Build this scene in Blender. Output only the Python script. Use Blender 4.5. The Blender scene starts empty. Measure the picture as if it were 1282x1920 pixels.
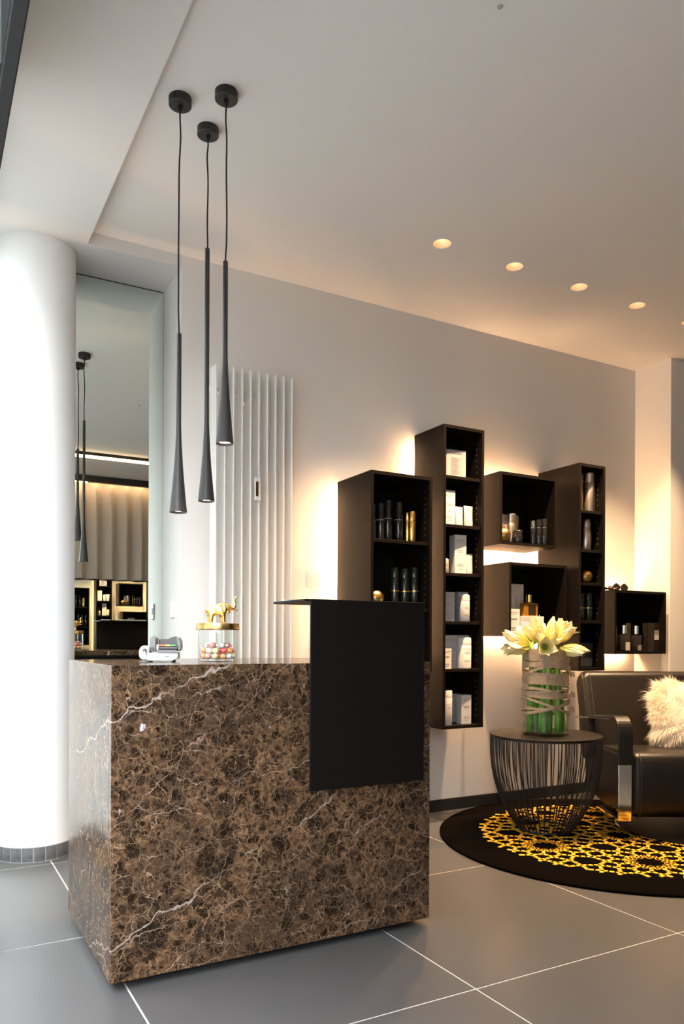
import bpy, bmesh, math, random
from mathutils import Vector, Matrix
random.seed(7)
PI = math.pi
S = bpy.context.scene
C = S.collection

# ------------------------------------------------------------------ camera
FPX, TH, ROLL, V0, CX, CAMZ = 1429.2, 0.507933, 0.0045917, 1200.0, 641.0, 1.0
FW = Vector((math.sin(TH), math.cos(TH), 0)); R0 = Vector((math.cos(TH), -math.sin(TH), 0)); UP = Vector((0, 0, 1))
RT = R0 * math.cos(ROLL) + UP * math.sin(ROLL); UU = UP * math.cos(ROLL) - R0 * math.sin(ROLL)
cam = bpy.data.cameras.new('camera'); camo = bpy.data.objects.new('camera', cam); C.objects.link(camo)
m = Matrix.Identity(4)
for i in range(3):
    m[i][0] = RT[i]; m[i][1] = UU[i]; m[i][2] = -FW[i]
m[2][3] = CAMZ
camo.matrix_world = m
cam.sensor_fit = 'HORIZONTAL'; cam.sensor_width = 36.0; cam.lens = FPX / 1282 * 36
cam.shift_y = (V0 - 960) / 1282; cam.clip_start = 0.02
S.camera = camo
def ray(u, v): return FW + RT * ((u - CX) / FPX) - UU * ((v - V0) / FPX)
def aty(u, v, y):
    d = ray(u, v); t = y / d.y; return Vector((d.x * t, y, CAMZ + d.z * t))
def atz(u, v, z):
    d = ray(u, v); t = (z - CAMZ) / d.z; return Vector((d.x * t, d.y * t, z))
def world_ld(lat, d, z=0.0): return R0 * lat + FW * d + Vector((0, 0, z))

# ------------------------------------------------------------------ sky, exposure
w = bpy.data.worlds.new('World'); S.world = w; w.use_nodes = True
bg = w.node_tree.nodes['Background']; bg.inputs['Color'].default_value = (0.94, 0.97, 1.0, 1); bg.inputs['Strength'].default_value = 9.0
S.view_settings.view_transform = 'Standard'; S.view_settings.look = 'None'; S.view_settings.gamma = 1.0
S.view_settings.exposure = 0.48; S.view_settings.use_curve_mapping = False
S.cycles.max_bounces = 14; S.cycles.diffuse_bounces = 5; S.cycles.glossy_bounces = 6; S.cycles.transparent_max_bounces = 24
S.cycles.sample_clamp_indirect = 6.0; S.cycles.use_denoising = True
S.cycles.caustics_reflective = False; S.cycles.caustics_refractive = False

# ------------------------------------------------------------------ materials
def nodes(name):
    mt = bpy.data.materials.new(name); mt.use_nodes = True
    nt = mt.node_tree; b = nt.nodes['Principled BSDF']
    return mt, nt, b
def setp(b, **k):
    for n, v in k.items():
        n = n.replace('_', ' ')
        if n in b.inputs: b.inputs[n].default_value = v
def col(c): return (c[0], c[1], c[2], 1)
def N(nt, t, **k):
    n = nt.nodes.new(t)
    for a, v in k.items():
        if a.startswith('i_'):
            n.inputs[a[2:].replace('_', ' ')].default_value = v
        else: setattr(n, a, v)
    return n
def L(nt, a, b): nt.links.new(a, b)
def ramp(nt, fac, stops, interp='LINEAR'):
    r = N(nt, 'ShaderNodeValToRGB'); r.color_ramp.interpolation = interp
    e = r.color_ramp.elements
    while len(e) < len(stops): e.new(0.5)
    for q, (p, c) in zip(e, stops):
        q.position = p; q.color = col(c) if len(c) == 3 else c
    L(nt, fac, r.inputs['Fac']); return r.outputs['Color']
def mix(nt, fac, a, b, mode='MIX'):
    n = N(nt, 'ShaderNodeMix', data_type='RGBA', blend_type=mode)
    if isinstance(fac, float): n.inputs[0].default_value = fac
    else: L(nt, fac, n.inputs[0])
    for k, v in ((6, a), (7, b)):
        if isinstance(v, tuple): n.inputs[k].default_value = col(v)
        else: L(nt, v, n.inputs[k])
    return n.outputs[2]
def math_n(nt, op, a, b=None, clamp=False):
    n = N(nt, 'ShaderNodeMath', operation=op, use_clamp=clamp)
    for k, v in ((0, a), (1, b)):
        if v is None: continue
        if isinstance(v, (int, float)): n.inputs[k].default_value = v
        else: L(nt, v, n.inputs[k])
    return n.outputs[0]
def paint(name, c, rough=0.5, metal=0.0, spec=0.5, var=0.06, scale=40.0, bump=0.0, **kw):
    """plain coloured surface with a little procedural variation and relief"""
    mt, nt, b = nodes(name)
    tc = N(nt, 'ShaderNodeTexCoord'); nz = N(nt, 'ShaderNodeTexNoise', i_Scale=scale, i_Detail=4.0)
    L(nt, tc.outputs['Object'], nz.inputs['Vector'])
    lo = tuple(max(0, q * (1 - var)) for q in c); hi = tuple(min(1, q * (1 + var)) for q in c)
    L(nt, ramp(nt, nz.outputs['Fac'], [(0.3, lo), (0.7, hi)]), b.inputs['Base Color'])
    setp(b, Roughness=rough, Metallic=metal, Specular_IOR_Level=spec, **kw)
    if bump:
        bp = N(nt, 'ShaderNodeBump', i_Strength=bump, i_Distance=0.002)
        L(nt, nz.outputs['Fac'], bp.inputs['Height']); L(nt, bp.outputs['Normal'], b.inputs['Normal'])
    return mt
def emit(name, c, s):
    mt, nt, b = nodes(name); setp(b, Base_Color=col(c), Emission_Color=col(c), Emission_Strength=s, Roughness=0.6)
    return mt
def thin_glass(name, tint, refl=0.04, rough=0.0):
    mt, nt, b = nodes(name); nt.nodes.remove(b)
    out = nt.nodes['Material Output']
    tr = N(nt, 'ShaderNodeBsdfTransparent'); tr.inputs[0].default_value = col(tint)
    gl = N(nt, 'ShaderNodeBsdfGlossy'); gl.inputs['Roughness'].default_value = rough
    fr = N(nt, 'ShaderNodeFresnel', i_IOR=1.45)
    mx = N(nt, 'ShaderNodeMixShader'); ge = N(nt, 'ShaderNodeNewGeometry')
    L(nt, math_n(nt, 'MULTIPLY', fr.outputs[0], math_n(nt, 'SUBTRACT', 1.0, ge.outputs['Backfacing'])), mx.inputs[0]); L(nt, tr.outputs[0], mx.inputs[1]); L(nt, gl.outputs[0], mx.inputs[2])
    L(nt, mx.outputs[0], out.inputs['Surface']); return mt

M = {}
M['wall'] = paint('wall_paint', (0.80, 0.775, 0.745), 0.7, spec=0.25, var=0.012, scale=180, bump=0.04)
M['ceil'] = paint('ceiling_paint', (0.72, 0.70, 0.68), 0.8, spec=0.2, var=0.012, scale=120, bump=0.03)
M['column'] = paint('column_paint', (0.83, 0.83, 0.83), 0.6, spec=0.3, var=0.01, scale=90, bump=0.02)
M['frame'] = paint('frame_metal', (0.040, 0.041, 0.042), 0.75, spec=0.1, var=0.05)
M['grout'] = paint('grout', (0.50, 0.485, 0.465), 0.9, spec=0.1, var=0.08, scale=300)
M['base'] = paint('baseboard_tile', (0.022, 0.023, 0.024), 0.35, var=0.1)
M['coltile'] = paint('column_tile', (0.11, 0.11, 0.115), 0.4, var=0.35, scale=25)
M['shelf'] = paint('shelf_board', (0.0065, 0.0048, 0.0037), 0.5, spec=0.10, var=0.10, scale=220, bump=0.05)
M['shelfin'] = paint('shelf_back_board', (0.0055, 0.0048, 0.0043), 0.55, spec=0.2, var=0.1, scale=220)
M['blackmetal'] = paint('black_coated_metal', (0.0055, 0.0043, 0.0042), 0.5, spec=0.12, var=0.08, scale=400, bump=0.03)
M['lampblack'] = paint('lamp_black', (0.010, 0.010, 0.010), 0.45, var=0.05, scale=300)
M['lampgrey'] = paint('lamp_graphite', (0.040, 0.040, 0.042), 0.42, metal=0.2, var=0.05, scale=300)
M['cord'] = paint('cord_textile', (0.012, 0.012, 0.012), 0.8, var=0.3, scale=900)
M['radiator'] = paint('radiator_enamel', (0.80, 0.80, 0.78), 0.35, var=0.01)
M['whiteplastic'] = paint('white_plastic', (0.78, 0.77, 0.74), 0.35, var=0.01)
M['print'] = paint('print_ink', (0.10, 0.10, 0.12), 0.6, var=0.05)
M['printgrey'] = paint('print_grey_ink', (0.28, 0.28, 0.30), 0.6, var=0.05)
M['printgold'] = paint('print_gold_ink', (0.55, 0.40, 0.14), 0.5, var=0.05)
M['carton'] = paint('white_carton', (0.62, 0.60, 0.585), 0.5, var=0.02, scale=30)
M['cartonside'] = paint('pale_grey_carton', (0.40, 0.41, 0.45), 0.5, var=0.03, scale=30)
M['cartonblue'] = paint('pale_blue_carton', (0.50, 0.55, 0.72), 0.5, var=0.03, scale=30)
M['cream'] = paint('cream_plastic', (0.64, 0.585, 0.52), 0.4, var=0.02)
M['silver'] = paint('satin_silver', (0.62, 0.56, 0.50), 0.28, metal=1.0, var=0.04, scale=60)
M['gold'] = paint('satin_gold', (0.80, 0.50, 0.16), 0.26, metal=1.0, var=0.05, scale=60)
M['bronze'] = paint('bronze_gold', (0.62, 0.36, 0.11), 0.3, metal=1.0, var=0.06, scale=60)
M['brass'] = paint('brushed_brass', (0.78, 0.55, 0.22), 0.27, metal=1.0, var=0.06, scale=80)
M['brassold'] = paint('cast_brass', (0.66, 0.42, 0.15), 0.33, metal=1.0, var=0.2, scale=150, bump=0.4)
M['blackgloss'] = paint('black_gloss_can', (0.010, 0.010, 0.011), 0.13, spec=0.6, var=0.05)
M['greengloss'] = paint('dark_green_gloss_can', (0.012, 0.017, 0.012), 0.16, spec=0.6, var=0.05)
M['jet'] = paint('black_plastic', (0.006, 0.006, 0.006), 0.35, var=0.05)
M['chrome'] = paint('chrome', (0.82, 0.82, 0.82), 0.08, metal=1.0, var=0.01)
M['leather'] = paint('black_leather', (0.0075, 0.0058, 0.0045), 0.36, spec=0.38, var=0.14, scale=260, bump=0.25)
M['seam'] = paint('leather_seam', (0.016, 0.013, 0.011), 0.5, var=0.1)
M['wire'] = paint('wire_black', (0.014, 0.014, 0.015), 0.42, var=0.05)
M['tabletop'] = paint('table_black_plate', (0.010, 0.008, 0.007), 0.5, spec=0.2, var=0.08, scale=60)
M['discblack'] = paint('base_disc_black', (0.004, 0.004, 0.004), 0.5, spec=0.1, var=0.05)
M['rug'] = paint('rug_black_pile', (0.0035, 0.0029, 0.0025), 1.0, spec=0.0, var=0.5, scale=500, bump=0.9)
M['rugy'] = paint('rug_yellow_pile', (0.86, 0.45, 0.045), 0.95, spec=0.1, var=0.12, scale=500, bump=0.8)
M['stem'] = paint('green_stem', (0.14, 0.34, 0.04), 0.45, var=0.2, scale=40)
M['calyx'] = paint('yellow_green_calyx', (0.55, 0.66, 0.12), 0.5, var=0.2, scale=40)
M['raffia'] = paint('raffia', (0.40, 0.29, 0.195), 0.7, var=0.22, scale=90, bump=0.5)
M['fur'] = paint('fur_white', (0.93, 0.86, 0.76), 0.9, spec=0.1, var=0.06, scale=30)
M['curtain'] = paint('curtain_linen', (0.60, 0.54, 0.49), 0.9, spec=0.1, var=0.06, scale=300, bump=0.2)
M['pavement'] = paint('pavement', (0.26, 0.26, 0.255), 0.9, var=0.2, scale=6)
M['facade'] = paint('facade_render', (0.30, 0.29, 0.27), 0.9, var=0.1, scale=3)
M['machwhite'] = paint('machine_white', (0.50, 0.51, 0.53), 0.35, var=0.02)
M['machgrey'] = paint('machine_grey', (0.15, 0.155, 0.165), 0.35, var=0.03)
M['machdark'] = paint('machine_dark_grey', (0.032, 0.034, 0.037), 0.35, var=0.05)
M['red'] = paint('red_flag', (0.75, 0.16, 0.09), 0.5); M['yellow'] = paint('yellow_flag', (0.85, 0.62, 0.10), 0.5); M['green'] = paint('green_flag', (0.06, 0.40, 0.20), 0.5)
M['darkrefl'] = paint('pane_dark_reflection', (0.022, 0.026, 0.026), 0.9, spec=0.0, var=0.2, scale=2)  # dark reflection in the panes painted as a flat colour, no gloss
M['greenrefl'] = paint('pane_green_reflection', (0.42, 0.42, 0.20), 0.9, spec=0.0, var=0.1, scale=2)  # yellow-green reflection painted into the pane colour
M['tort'] = paint('tortoiseshell', (0.05, 0.022, 0.012), 0.18, spec=0.6, var=0.7, scale=90)
M['amber'] = paint('amber_oil', (0.42, 0.20, 0.02), 0.12, var=0.1, Transmission_Weight=0.45)
M['brownglass'] = paint('brown_black_glass', (0.020, 0.014, 0.010), 0.10, spec=0.6, var=0.1)
M['labelgrey'] = paint('grey_paper_label', (0.48, 0.44, 0.40), 0.6, var=0.03)
M['labeldim'] = paint('dim_paper_label', (0.22, 0.20, 0.19), 0.6, var=0.03)
M['hole'] = paint('pin_hole_grey', (0.36, 0.35, 0.34), 0.5)
M['glass'] = thin_glass('clear_glass', (0.97, 0.985, 0.98))
M['window'] = thin_glass('window_glass', (0.96, 0.98, 0.97))
M['acrylic'] = thin_glass('acrylic', (0.9, 0.9, 0.93))
M['water'] = thin_glass('water', (0.92, 0.97, 0.90))
M['led'] = emit('warm_led', (1.0, 0.58, 0.29), 190.0)
M['ledsoft'] = emit('soft_warm_led', (1.0, 0.60, 0.30), 26.0)
M['lamp'] = emit('warm_lamp', (1.0, 0.74, 0.46), 9.0)
M['tubelamp'] = emit('warm_tube', (1.0, 0.66, 0.34), 14.0)
M['downface'] = paint('downlight_reflector', (0.62, 0.50, 0.36), 0.5, var=0.02)
mt, nt, b = nodes('mirror_silver'); setp(b, Base_Color=(0.80, 0.87, 0.83, 1), Metallic=1.0, Roughness=0.0); M['mirror'] = mt

def petal_mat():
    mt, nt, b = nodes('petal'); tc = N(nt, 'ShaderNodeTexCoord')
    sp = N(nt, 'ShaderNodeSeparateXYZ'); L(nt, tc.outputs['Generated'], sp.inputs[0])
    nz = N(nt, 'ShaderNodeTexNoise', i_Scale=18.0); L(nt, tc.outputs['Object'], nz.inputs['Vector'])
    z = math_n(nt, 'ADD', sp.outputs['Z'], math_n(nt, 'MULTIPLY', nz.outputs['Fac'], 0.12))
    L(nt, ramp(nt, z, [(0.0, (0.50, 0.58, 0.09)), (0.28, (0.82, 0.74, 0.22)), (0.6, (0.90, 0.82, 0.44)), (1.0, (0.90, 0.82, 0.54))]), b.inputs['Base Color'])
    setp(b, Roughness=0.55, Specular_IOR_Level=0.25, Subsurface_Weight=0.0)
    return mt
M['petal'] = petal_mat()

def marble():
    mt, nt, b = nodes('emperador_marble'); tc = N(nt, 'ShaderNodeTexCoord'); P0 = tc.outputs['Object']
    def noise(v, sc, det=4.0, rough=0.55):
        n = N(nt, 'ShaderNodeTexNoise', i_Scale=sc, i_Detail=det, i_Roughness=rough); L(nt, v, n.inputs['Vector']); return n
    def voro(v, sc, feat='DISTANCE_TO_EDGE'):
        n = N(nt, 'ShaderNodeTexVoronoi', feature=feat, i_Scale=sc); L(nt, v, n.inputs['Vector']); return n
    def warp(v, sc, amt):
        n = noise(v, sc, 5.0)
        s = N(nt, 'ShaderNodeVectorMath', operation='SUBTRACT'); L(nt, n.outputs['Color'], s.inputs[0]); s.inputs[1].default_value = (0.5, 0.5, 0.5)
        k = N(nt, 'ShaderNodeVectorMath', operation='SCALE'); L(nt, s.outputs[0], k.inputs[0]); k.inputs['Scale'].default_value = amt
        a = N(nt, 'ShaderNodeVectorMath', operation='ADD'); L(nt, v, a.inputs[0]); L(nt, k.outputs[0], a.inputs[1]); return a.outputs[0]
    Pw = warp(P0, 7.0, 0.10); Pw2 = warp(P0, 26.0, 0.035); Pw3 = warp(Pw2, 9.0, 0.12)
    def step(x, a, c):   # smooth ramp 0..1
        r = N(nt, 'ShaderNodeMapRange', interpolation_type='SMOOTHSTEP'); L(nt, x, r.inputs[0]); r.inputs[1].default_value = a; r.inputs[2].default_value = c; return r.outputs[0]
    # matrix: tan brown, mottled
    fine = noise(Pw2, 60.0, 6.0, 0.7); broad = noise(Pw, 3.2, 3.0); grain = noise(P0, 240.0, 3.0, 0.6)
    base = ramp(nt, fine.outputs['Fac'], [(0.32, (0.030, 0.017, 0.010)), (0.47, (0.068, 0.038, 0.021)), (0.60, (0.150, 0.087, 0.045)), (0.76, (0.245, 0.152, 0.086))])
    base = mix(nt, math_n(nt, 'MULTIPLY', step(grain.outputs['Fac'], 0.52, 0.66), 0.45), base, (0.045, 0.027, 0.017))
    base = mix(nt, math_n(nt, 'MULTIPLY', step(broad.outputs['Fac'], 0.44, 0.62), 0.8), base, (0.040, 0.026, 0.018))
    c = base
    # rounded clasts from large to small, each with its own tone and hair cracks
    for sc, r0, soft, thr, dark, pw in ((5.5, 0.30, 0.14, 0.55, (0.020, 0.0145, 0.0115), Pw3), (13.0, 0.38, 0.10, 0.30, (0.019, 0.012, 0.0088), Pw3), (29.0, 0.38, 0.10, 0.30, (0.017, 0.0105, 0.0072), Pw2), (66.0, 0.38, 0.12, 0.45, (0.017, 0.0105, 0.0072), Pw2)):
        ce = voro(pw, sc, 'F1'); hs = N(nt, 'ShaderNodeSeparateColor'); L(nt, ce.outputs['Color'], hs.inputs[0])
        rr = math_n(nt, 'ADD', ce.outputs['Distance'], math_n(nt, 'MULTIPLY', math_n(nt, 'SUBTRACT', hs.outputs[2], 0.5), 0.22))
        body = math_n(nt, 'SUBTRACT', 1.0, step(rr, r0, r0 + soft)); pres = step(hs.outputs[0], thr, thr + 0.06)
        tone = mix(nt, hs.outputs[1], tuple(q * 0.45 for q in dark), tuple(q * 1.7 for q in dark))
        tone = mix(nt, math_n(nt, 'MULTIPLY', step(fine.outputs['Fac'], 0.60, 0.78), 0.45), tone, (0.10, 0.060, 0.034))
        c = mix(nt, math_n(nt, 'MULTIPLY', math_n(nt, 'MULTIPLY', body, pres), 0.95), c, tone)
    # crack network
    for sc, wd, cc, amt, pw in ((9.0, 0.009, (0.36, 0.255, 0.175), 0.85, Pw2), (22.0, 0.018, (0.30, 0.195, 0.12), 0.85, Pw2), (48.0, 0.032, (0.24, 0.15, 0.085), 0.75, Pw2), (95.0, 0.05, (0.20, 0.125, 0.07), 0.6, Pw)):
        ed = voro(pw, sc); ms = noise(P0, 9.0 + sc * 0.2, 2.0)
        v = math_n(nt, 'MULTIPLY', math_n(nt, 'SUBTRACT', 1.0, step(ed.outputs['Distance'], 0.0, wd)), step(ms.outputs['Fac'], 0.38, 0.58))
        c = mix(nt, math_n(nt, 'MULTIPLY', v, amt), c, cc)
    # long pale veins rising to the right
    wv = warp(P0, 5.0, 0.16); wv = warp(wv, 40.0, 0.012)
    for dr, per, wd, off, amt, cc in (((-0.44, 0.25, 0.90), 1.75, 0.0068, 0.30, 0.8, (0.40, 0.335, 0.29)), ((-0.30, 0.5, 0.95), 3.3, 0.008, 0.12, 0.7, (0.40, 0.31, 0.25)), ((-0.66, 0.2, 0.75), 2.3, 0.006, 0.71, 0.7, (0.42, 0.28, 0.21))):
        dt = N(nt, 'ShaderNodeVectorMath', operation='DOT_PRODUCT'); L(nt, wv, dt.inputs[0]); dt.inputs[1].default_value = dr
        fr = math_n(nt, 'FRACT', math_n(nt, 'ADD', math_n(nt, 'MULTIPLY', dt.outputs['Value'], per), off))
        d = math_n(nt, 'ABSOLUTE', math_n(nt, 'SUBTRACT', fr, 0.5))
        ms = noise(P0, 4.0 + off, 3.0)
        v = math_n(nt, 'MULTIPLY', math_n(nt, 'SUBTRACT', 1.0, step(d, 0.0, wd)), step(ms.outputs['Fac'], 0.36 if off == 0.30 else 0.42, 0.52 if off == 0.30 else 0.62))
        c = mix(nt, math_n(nt, 'MULTIPLY', v, amt), c, cc)
    # few white crystal patches
    n = noise(P0, 17.0, 3.0); c = mix(nt, step(n.outputs['Fac'], 0.715, 0.76), c, (0.55, 0.52, 0.54))
    L(nt, c, b.inputs['Base Color']); setp(b, Roughness=0.14, Specular_IOR_Level=0.08)
    return mt
M['marble'] = marble()

def tile_mat():
    mt, nt, b = nodes('floor_tile'); tc = N(nt, 'ShaderNodeTexCoord'); oi = N(nt, 'ShaderNodeObjectInfo')
    a = N(nt, 'ShaderNodeVectorMath', operation='ADD'); L(nt, tc.outputs['Object'], a.inputs[0])
    k = N(nt, 'ShaderNodeVectorMath', operation='SCALE'); L(nt, oi.outputs['Location'], k.inputs[0]); k.inputs['Scale'].default_value = 3.7; L(nt, k.outputs[0], a.inputs[1])
    n1 = N(nt, 'ShaderNodeTexNoise', i_Scale=2.2, i_Detail=4.0, i_Roughness=0.55); L(nt, a.outputs[0], n1.inputs['Vector'])
    n2 = N(nt, 'ShaderNodeTexNoise', i_Scale=60.0, i_Detail=3.0); L(nt, a.outputs[0], n2.inputs['Vector'])
    f = math_n(nt, 'ADD', math_n(nt, 'MULTIPLY', n1.outputs['Fac'], 0.8), math_n(nt, 'MULTIPLY', n2.outputs['Fac'], 0.2))
    L(nt, ramp(nt, f, [(0.2, (0.066, 0.065, 0.066)), (0.8, (0.084, 0.083, 0.084))]), b.inputs['Base Color'])
    setp(b, Specular_IOR_Level=0.5, Roughness=0.30)
    return mt
M['tile'] = tile_mat()

# ------------------------------------------------------------------ mesh helpers
class MB:
    def __init__(s): s.v = []; s.f = []
    def add(s, vs, fs):
        o = len(s.v); s.v += [tuple(p) for p in vs]; s.f += [tuple(i + o for i in q) for q in fs]; return s
    def box(s, x0, x1, y0, y1, z0, z1):
        return s.add([(x0, y0, z0), (x1, y0, z0), (x1, y1, z0), (x0, y1, z0), (x0, y0, z1), (x1, y0, z1), (x1, y1, z1), (x0, y1, z1)],
                     [(0, 3, 2, 1), (4, 5, 6, 7), (0, 1, 5, 4), (1, 2, 6, 5), (2, 3, 7, 6), (3, 0, 4, 7)])
    def quad(s, a, b, c, d): return s.add([a, b, c, d], [(0, 1, 2, 3)])
    def lathe(s, prof, n=24, cx=0, cy=0):
        vs = []; fs = []; idx = []
        for r, z in prof:
            if r < 1e-7: idx.append([len(vs)] * n); vs.append((cx, cy, z))
            else:
                idx.append(list(range(len(vs), len(vs) + n)))
                vs += [(cx + r * math.cos(2 * PI * i / n), cy + r * math.sin(2 * PI * i / n), z) for i in range(n)]
        for a, b in zip(idx, idx[1:]):
            for i in range(n):
                j = (i + 1) % n; q = []
                for t in (a[i], a[j], b[j], b[i]):
                    if t not in q: q.append(t)
                if len(q) > 2: fs.append(tuple(q))
        return s.add(vs, fs)
    def tube(s, pts, r, n=8, cap=True):
        pts = [Vector(p) for p in pts]; rs = r if isinstance(r, (list, tuple)) else [r] * len(pts)
        vs = []; fs = []; prev = None
        for i, p in enumerate(pts):
            t = (pts[min(i + 1, len(pts) - 1)] - pts[max(i - 1, 0)]).normalized()
            if prev is None: a = t.orthogonal().normalized()
            else: a = (prev - t * prev.dot(t)).normalized()
            prev = a; bb = t.cross(a)
            vs += [p + (a * math.cos(2 * PI * k / n) + bb * math.sin(2 * PI * k / n)) * rs[i] for k in range(n)]
        for i in range(len(pts) - 1):
            for k in range(n):
                fs.append((i * n + k, i * n + (k + 1) % n, (i + 1) * n + (k + 1) % n, (i + 1) * n + k))
        if cap: fs.append(tuple(range(n - 1, -1, -1))); fs.append(tuple((len(pts) - 1) * n + k for k in range(n)))
        return s.add(vs, fs)
    def strip(s, pts, wv, t, nv):
        """flat band: pts centre line, wv width vectors, t thickness along nv vectors"""
        vs = []; fs = []; n = len(pts)
        for p, w_, q in zip(pts, wv, nv):
            p = Vector(p); w_ = Vector(w_); q = Vector(q) * t
            vs += [p - w_, p + w_, p + w_ + q, p - w_ + q]
        for i in range(n - 1):
            for k in range(4):
                fs.append((i * 4 + k, i * 4 + (k + 1) % 4, (i + 1) * 4 + (k + 1) % 4, (i + 1) * 4 + k))
        fs.append((3, 2, 1, 0)); fs.append(tuple((n - 1) * 4 + k for k in range(4)))
        return s.add(vs, fs)
    def ellipsoid(s, c, r, n=12, mrow=8):
        vs = [(c[0], c[1], c[2] - r[2])]; fs = []
        for j in range(1, mrow):
            a = -PI / 2 + PI * j / mrow
            vs += [(c[0] + r[0] * math.cos(a) * math.cos(2 * PI * i / n), c[1] + r[1] * math.cos(a) * math.sin(2 * PI * i / n), c[2] + r[2] * math.sin(a)) for i in range(n)]
        vs.append((c[0], c[1], c[2] + r[2])); e = len(vs) - 1
        for i in range(n):
            k = (i + 1) % n
            fs.append((0, 1 + k, 1 + i)); fs.append((e, e - n + i, e - n + k))
            for j in range(mrow - 2): fs.append((1 + j * n + i, 1 + j * n + k, 1 + (j + 1) * n + k, 1 + (j + 1) * n + i))
        return s.add(vs, fs)
    def mesh(s, name, smooth=False, bevel=0.0, segs=2):
        me = bpy.data.meshes.new(name)
        me.from_pydata(s.v, [], s.f)
        bm = bmesh.new(); bm.from_mesh(me)
        bmesh.ops.recalc_face_normals(bm, faces=bm.faces)
        if bevel > 0:
            bmesh.ops.bevel(bm, geom=[e for e in bm.edges if len(e.link_faces) == 2 and e.calc_face_angle(0) > 0.6], offset=bevel, segments=segs, affect='EDGES', profile=0.5)
        bm.to_mesh(me); bm.free()
        if smooth:
            me.shade_smooth() if smooth is True else me.set_sharp_from_angle(angle=smooth)
        return me
    def build(s, name, mat, parent=None, smooth=False, bevel=0.0, segs=2, loc=None):
        me = s.mesh(name, False, bevel, segs)
        if smooth:
            me.shade_smooth()
            if smooth is not True: me.set_sharp_from_angle(angle=smooth)
        return put(name, me, mat, parent, loc)
SM = 0.7
def put(name, me, mat, parent=None, loc=None, rot=None):
    o = bpy.data.objects.new(name, me); C.objects.link(o)
    if mat is not None and not me.materials: me.materials.append(M[mat] if isinstance(mat, str) else mat)
    if parent is not None: o.parent = parent
    if loc is not None: o.location = loc
    if rot is not None: o.rotation_euler = rot
    return o
def tag(o, label=None, cat=None, group=None, kind=None):
    if label: o['label'] = label
    if cat: o['category'] = cat
    if group: o['group'] = group
    if kind: o['kind'] = kind
    return o
def thing(name, label, cat, loc=(0, 0, 0), rz=0.0, group=None):
    o = bpy.data.objects.new(name, None); C.objects.link(o); o.empty_display_size = 0.05
    o.location = loc; o.rotation_euler = (0, 0, rz); return tag(o, label, cat, group)
def bx(name, mat, parent, x0, x1, y0, y1, z0, z1, bevel=0.0, segs=2, smooth=False, loc=None):
    return MB().box(x0, x1, y0, y1, z0, z1).build(name, mat, parent, smooth, bevel, segs, loc)
def struct(o, label=None): return tag(o, label, None, None, 'structure')
def lamp_light(name, kind, parent, loc, energy, color, **k):
    l = bpy.data.lights.new(name, kind); l.energy = energy; l.color = color
    for a, v in k.items(): setattr(l, a, v)
    o = bpy.data.objects.new(name, l); C.objects.link(o); o.parent = parent; o.location = loc; return o
_txt = {}
def text_mesh(s, size, shear=0.0):
    key = (s, size, shear)
    if key not in _txt:
        cu = bpy.data.curves.new('print', 'FONT'); cu.body = s; cu.size = size; cu.shear = shear; cu.align_x = 'CENTER'; cu.resolution_u = 2
        o = bpy.data.objects.new('print', cu); C.objects.link(o)
        dg = bpy.context.evaluated_depsgraph_get(); me = bpy.data.meshes.new_from_object(o.evaluated_get(dg))
        bpy.data.objects.remove(o); bpy.data.curves.remove(cu); me.materials.clear(); _txt[key] = me
    return _txt[key].copy()

# ------------------------------------------------------------------ the setting
YB, YM, ZC, ZS, XA, XR = 3.631, 3.942, 2.873, 2.815, 1.119, 4.338
XF, YO, XE = 0.18, -1.50, 6.2
# floor: grout bed with one tile object per tile
fl = struct(bx('floor', 'grout', None, XF - 0.02, XE, YO - 0.05, 4.1, -0.06, -0.0012))
gx = [0.529 + 0.8762 * k for k in range(-1, 8)]; gy = [1.724 + 0.932 * k for k in range(-4, 4)]
tme = {}
for i in range(len(gx) - 1):
    for j in range(len(gy) - 1):
        x0, x1, y0, y1 = max(gx[i], XF), min(gx[i + 1], XE), max(gy[j], YO), min(gy[j + 1], 4.05)
        if x1 - x0 < 0.02 or y1 - y0 < 0.02: continue
        g = 0.0024; a, bq = (x1 - x0) / 2 - g, (y1 - y0) / 2 - g; key = (round(a, 3), round(bq, 3))
        if key not in tme: tme[key] = MB().box(-a, a, -bq, bq, -0.010, 0).mesh('tile', False, 0.0012, 1)
        put('tile', tme[key], 'tile', fl, ((x0 + x1) / 2, (y0 + y1) / 2, 0))
struct(bx('ground', 'pavement', None, -14, XF - 0.021, -14, 16, -0.10, -0.03))
bld = tag(thing('sky_block_building', 'unseen plain facade added across the pavement to block low sky light', 'building', (-9.0, 2.0, -0.03)))
bx('wall', 'facade', bld, -1.0, 0, -12, 14, 0, 9.0)  # unseen block added to hold low-angle daylight out of the room
bx('wall', 'facade', bld, 0, 9.1, 11.5, 12.5, 0, 9.0)  # unseen street end, added to dim the reflection on the desk side
for k in range(8):
    for j in range(3): bx('window', 'darkrefl', bld, 0.0, 0.02, -11 + 3.1 * k, -9.6 + 3.1 * k, 1.0 + 2.8 * j, 2.7 + 2.8 * j)
struct(bx('ceiling', 'ceil', None, 0.676, XE + 0.1, YO - 0.1, YB, ZC, ZC + 0.15))
so = MB().box(XF - 0.04, 0.676, YO - 0.1, 4.15, ZS, ZC + 0.15); so.box(0.676, XA, YB, 4.15, ZS, ZC + 0.15)
struct(so.build('soffit', 'ceil'))
struct(bx('wall_back', 'wall', None, XA, XR, YB, 4.15, 0, ZC))
struct(bx('wall_alcove', 'wall', None, 0.668, XA, YM + 0.008, 4.15, 0, ZS))
struct(bx('wall_corner', 'wall', None, XF, 0.668, 4.02, 4.15, 0, ZS))
struct(bx('wall_pier', 'wall', None, XR, XE, 3.344, 4.15, 0, ZC))
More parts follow.
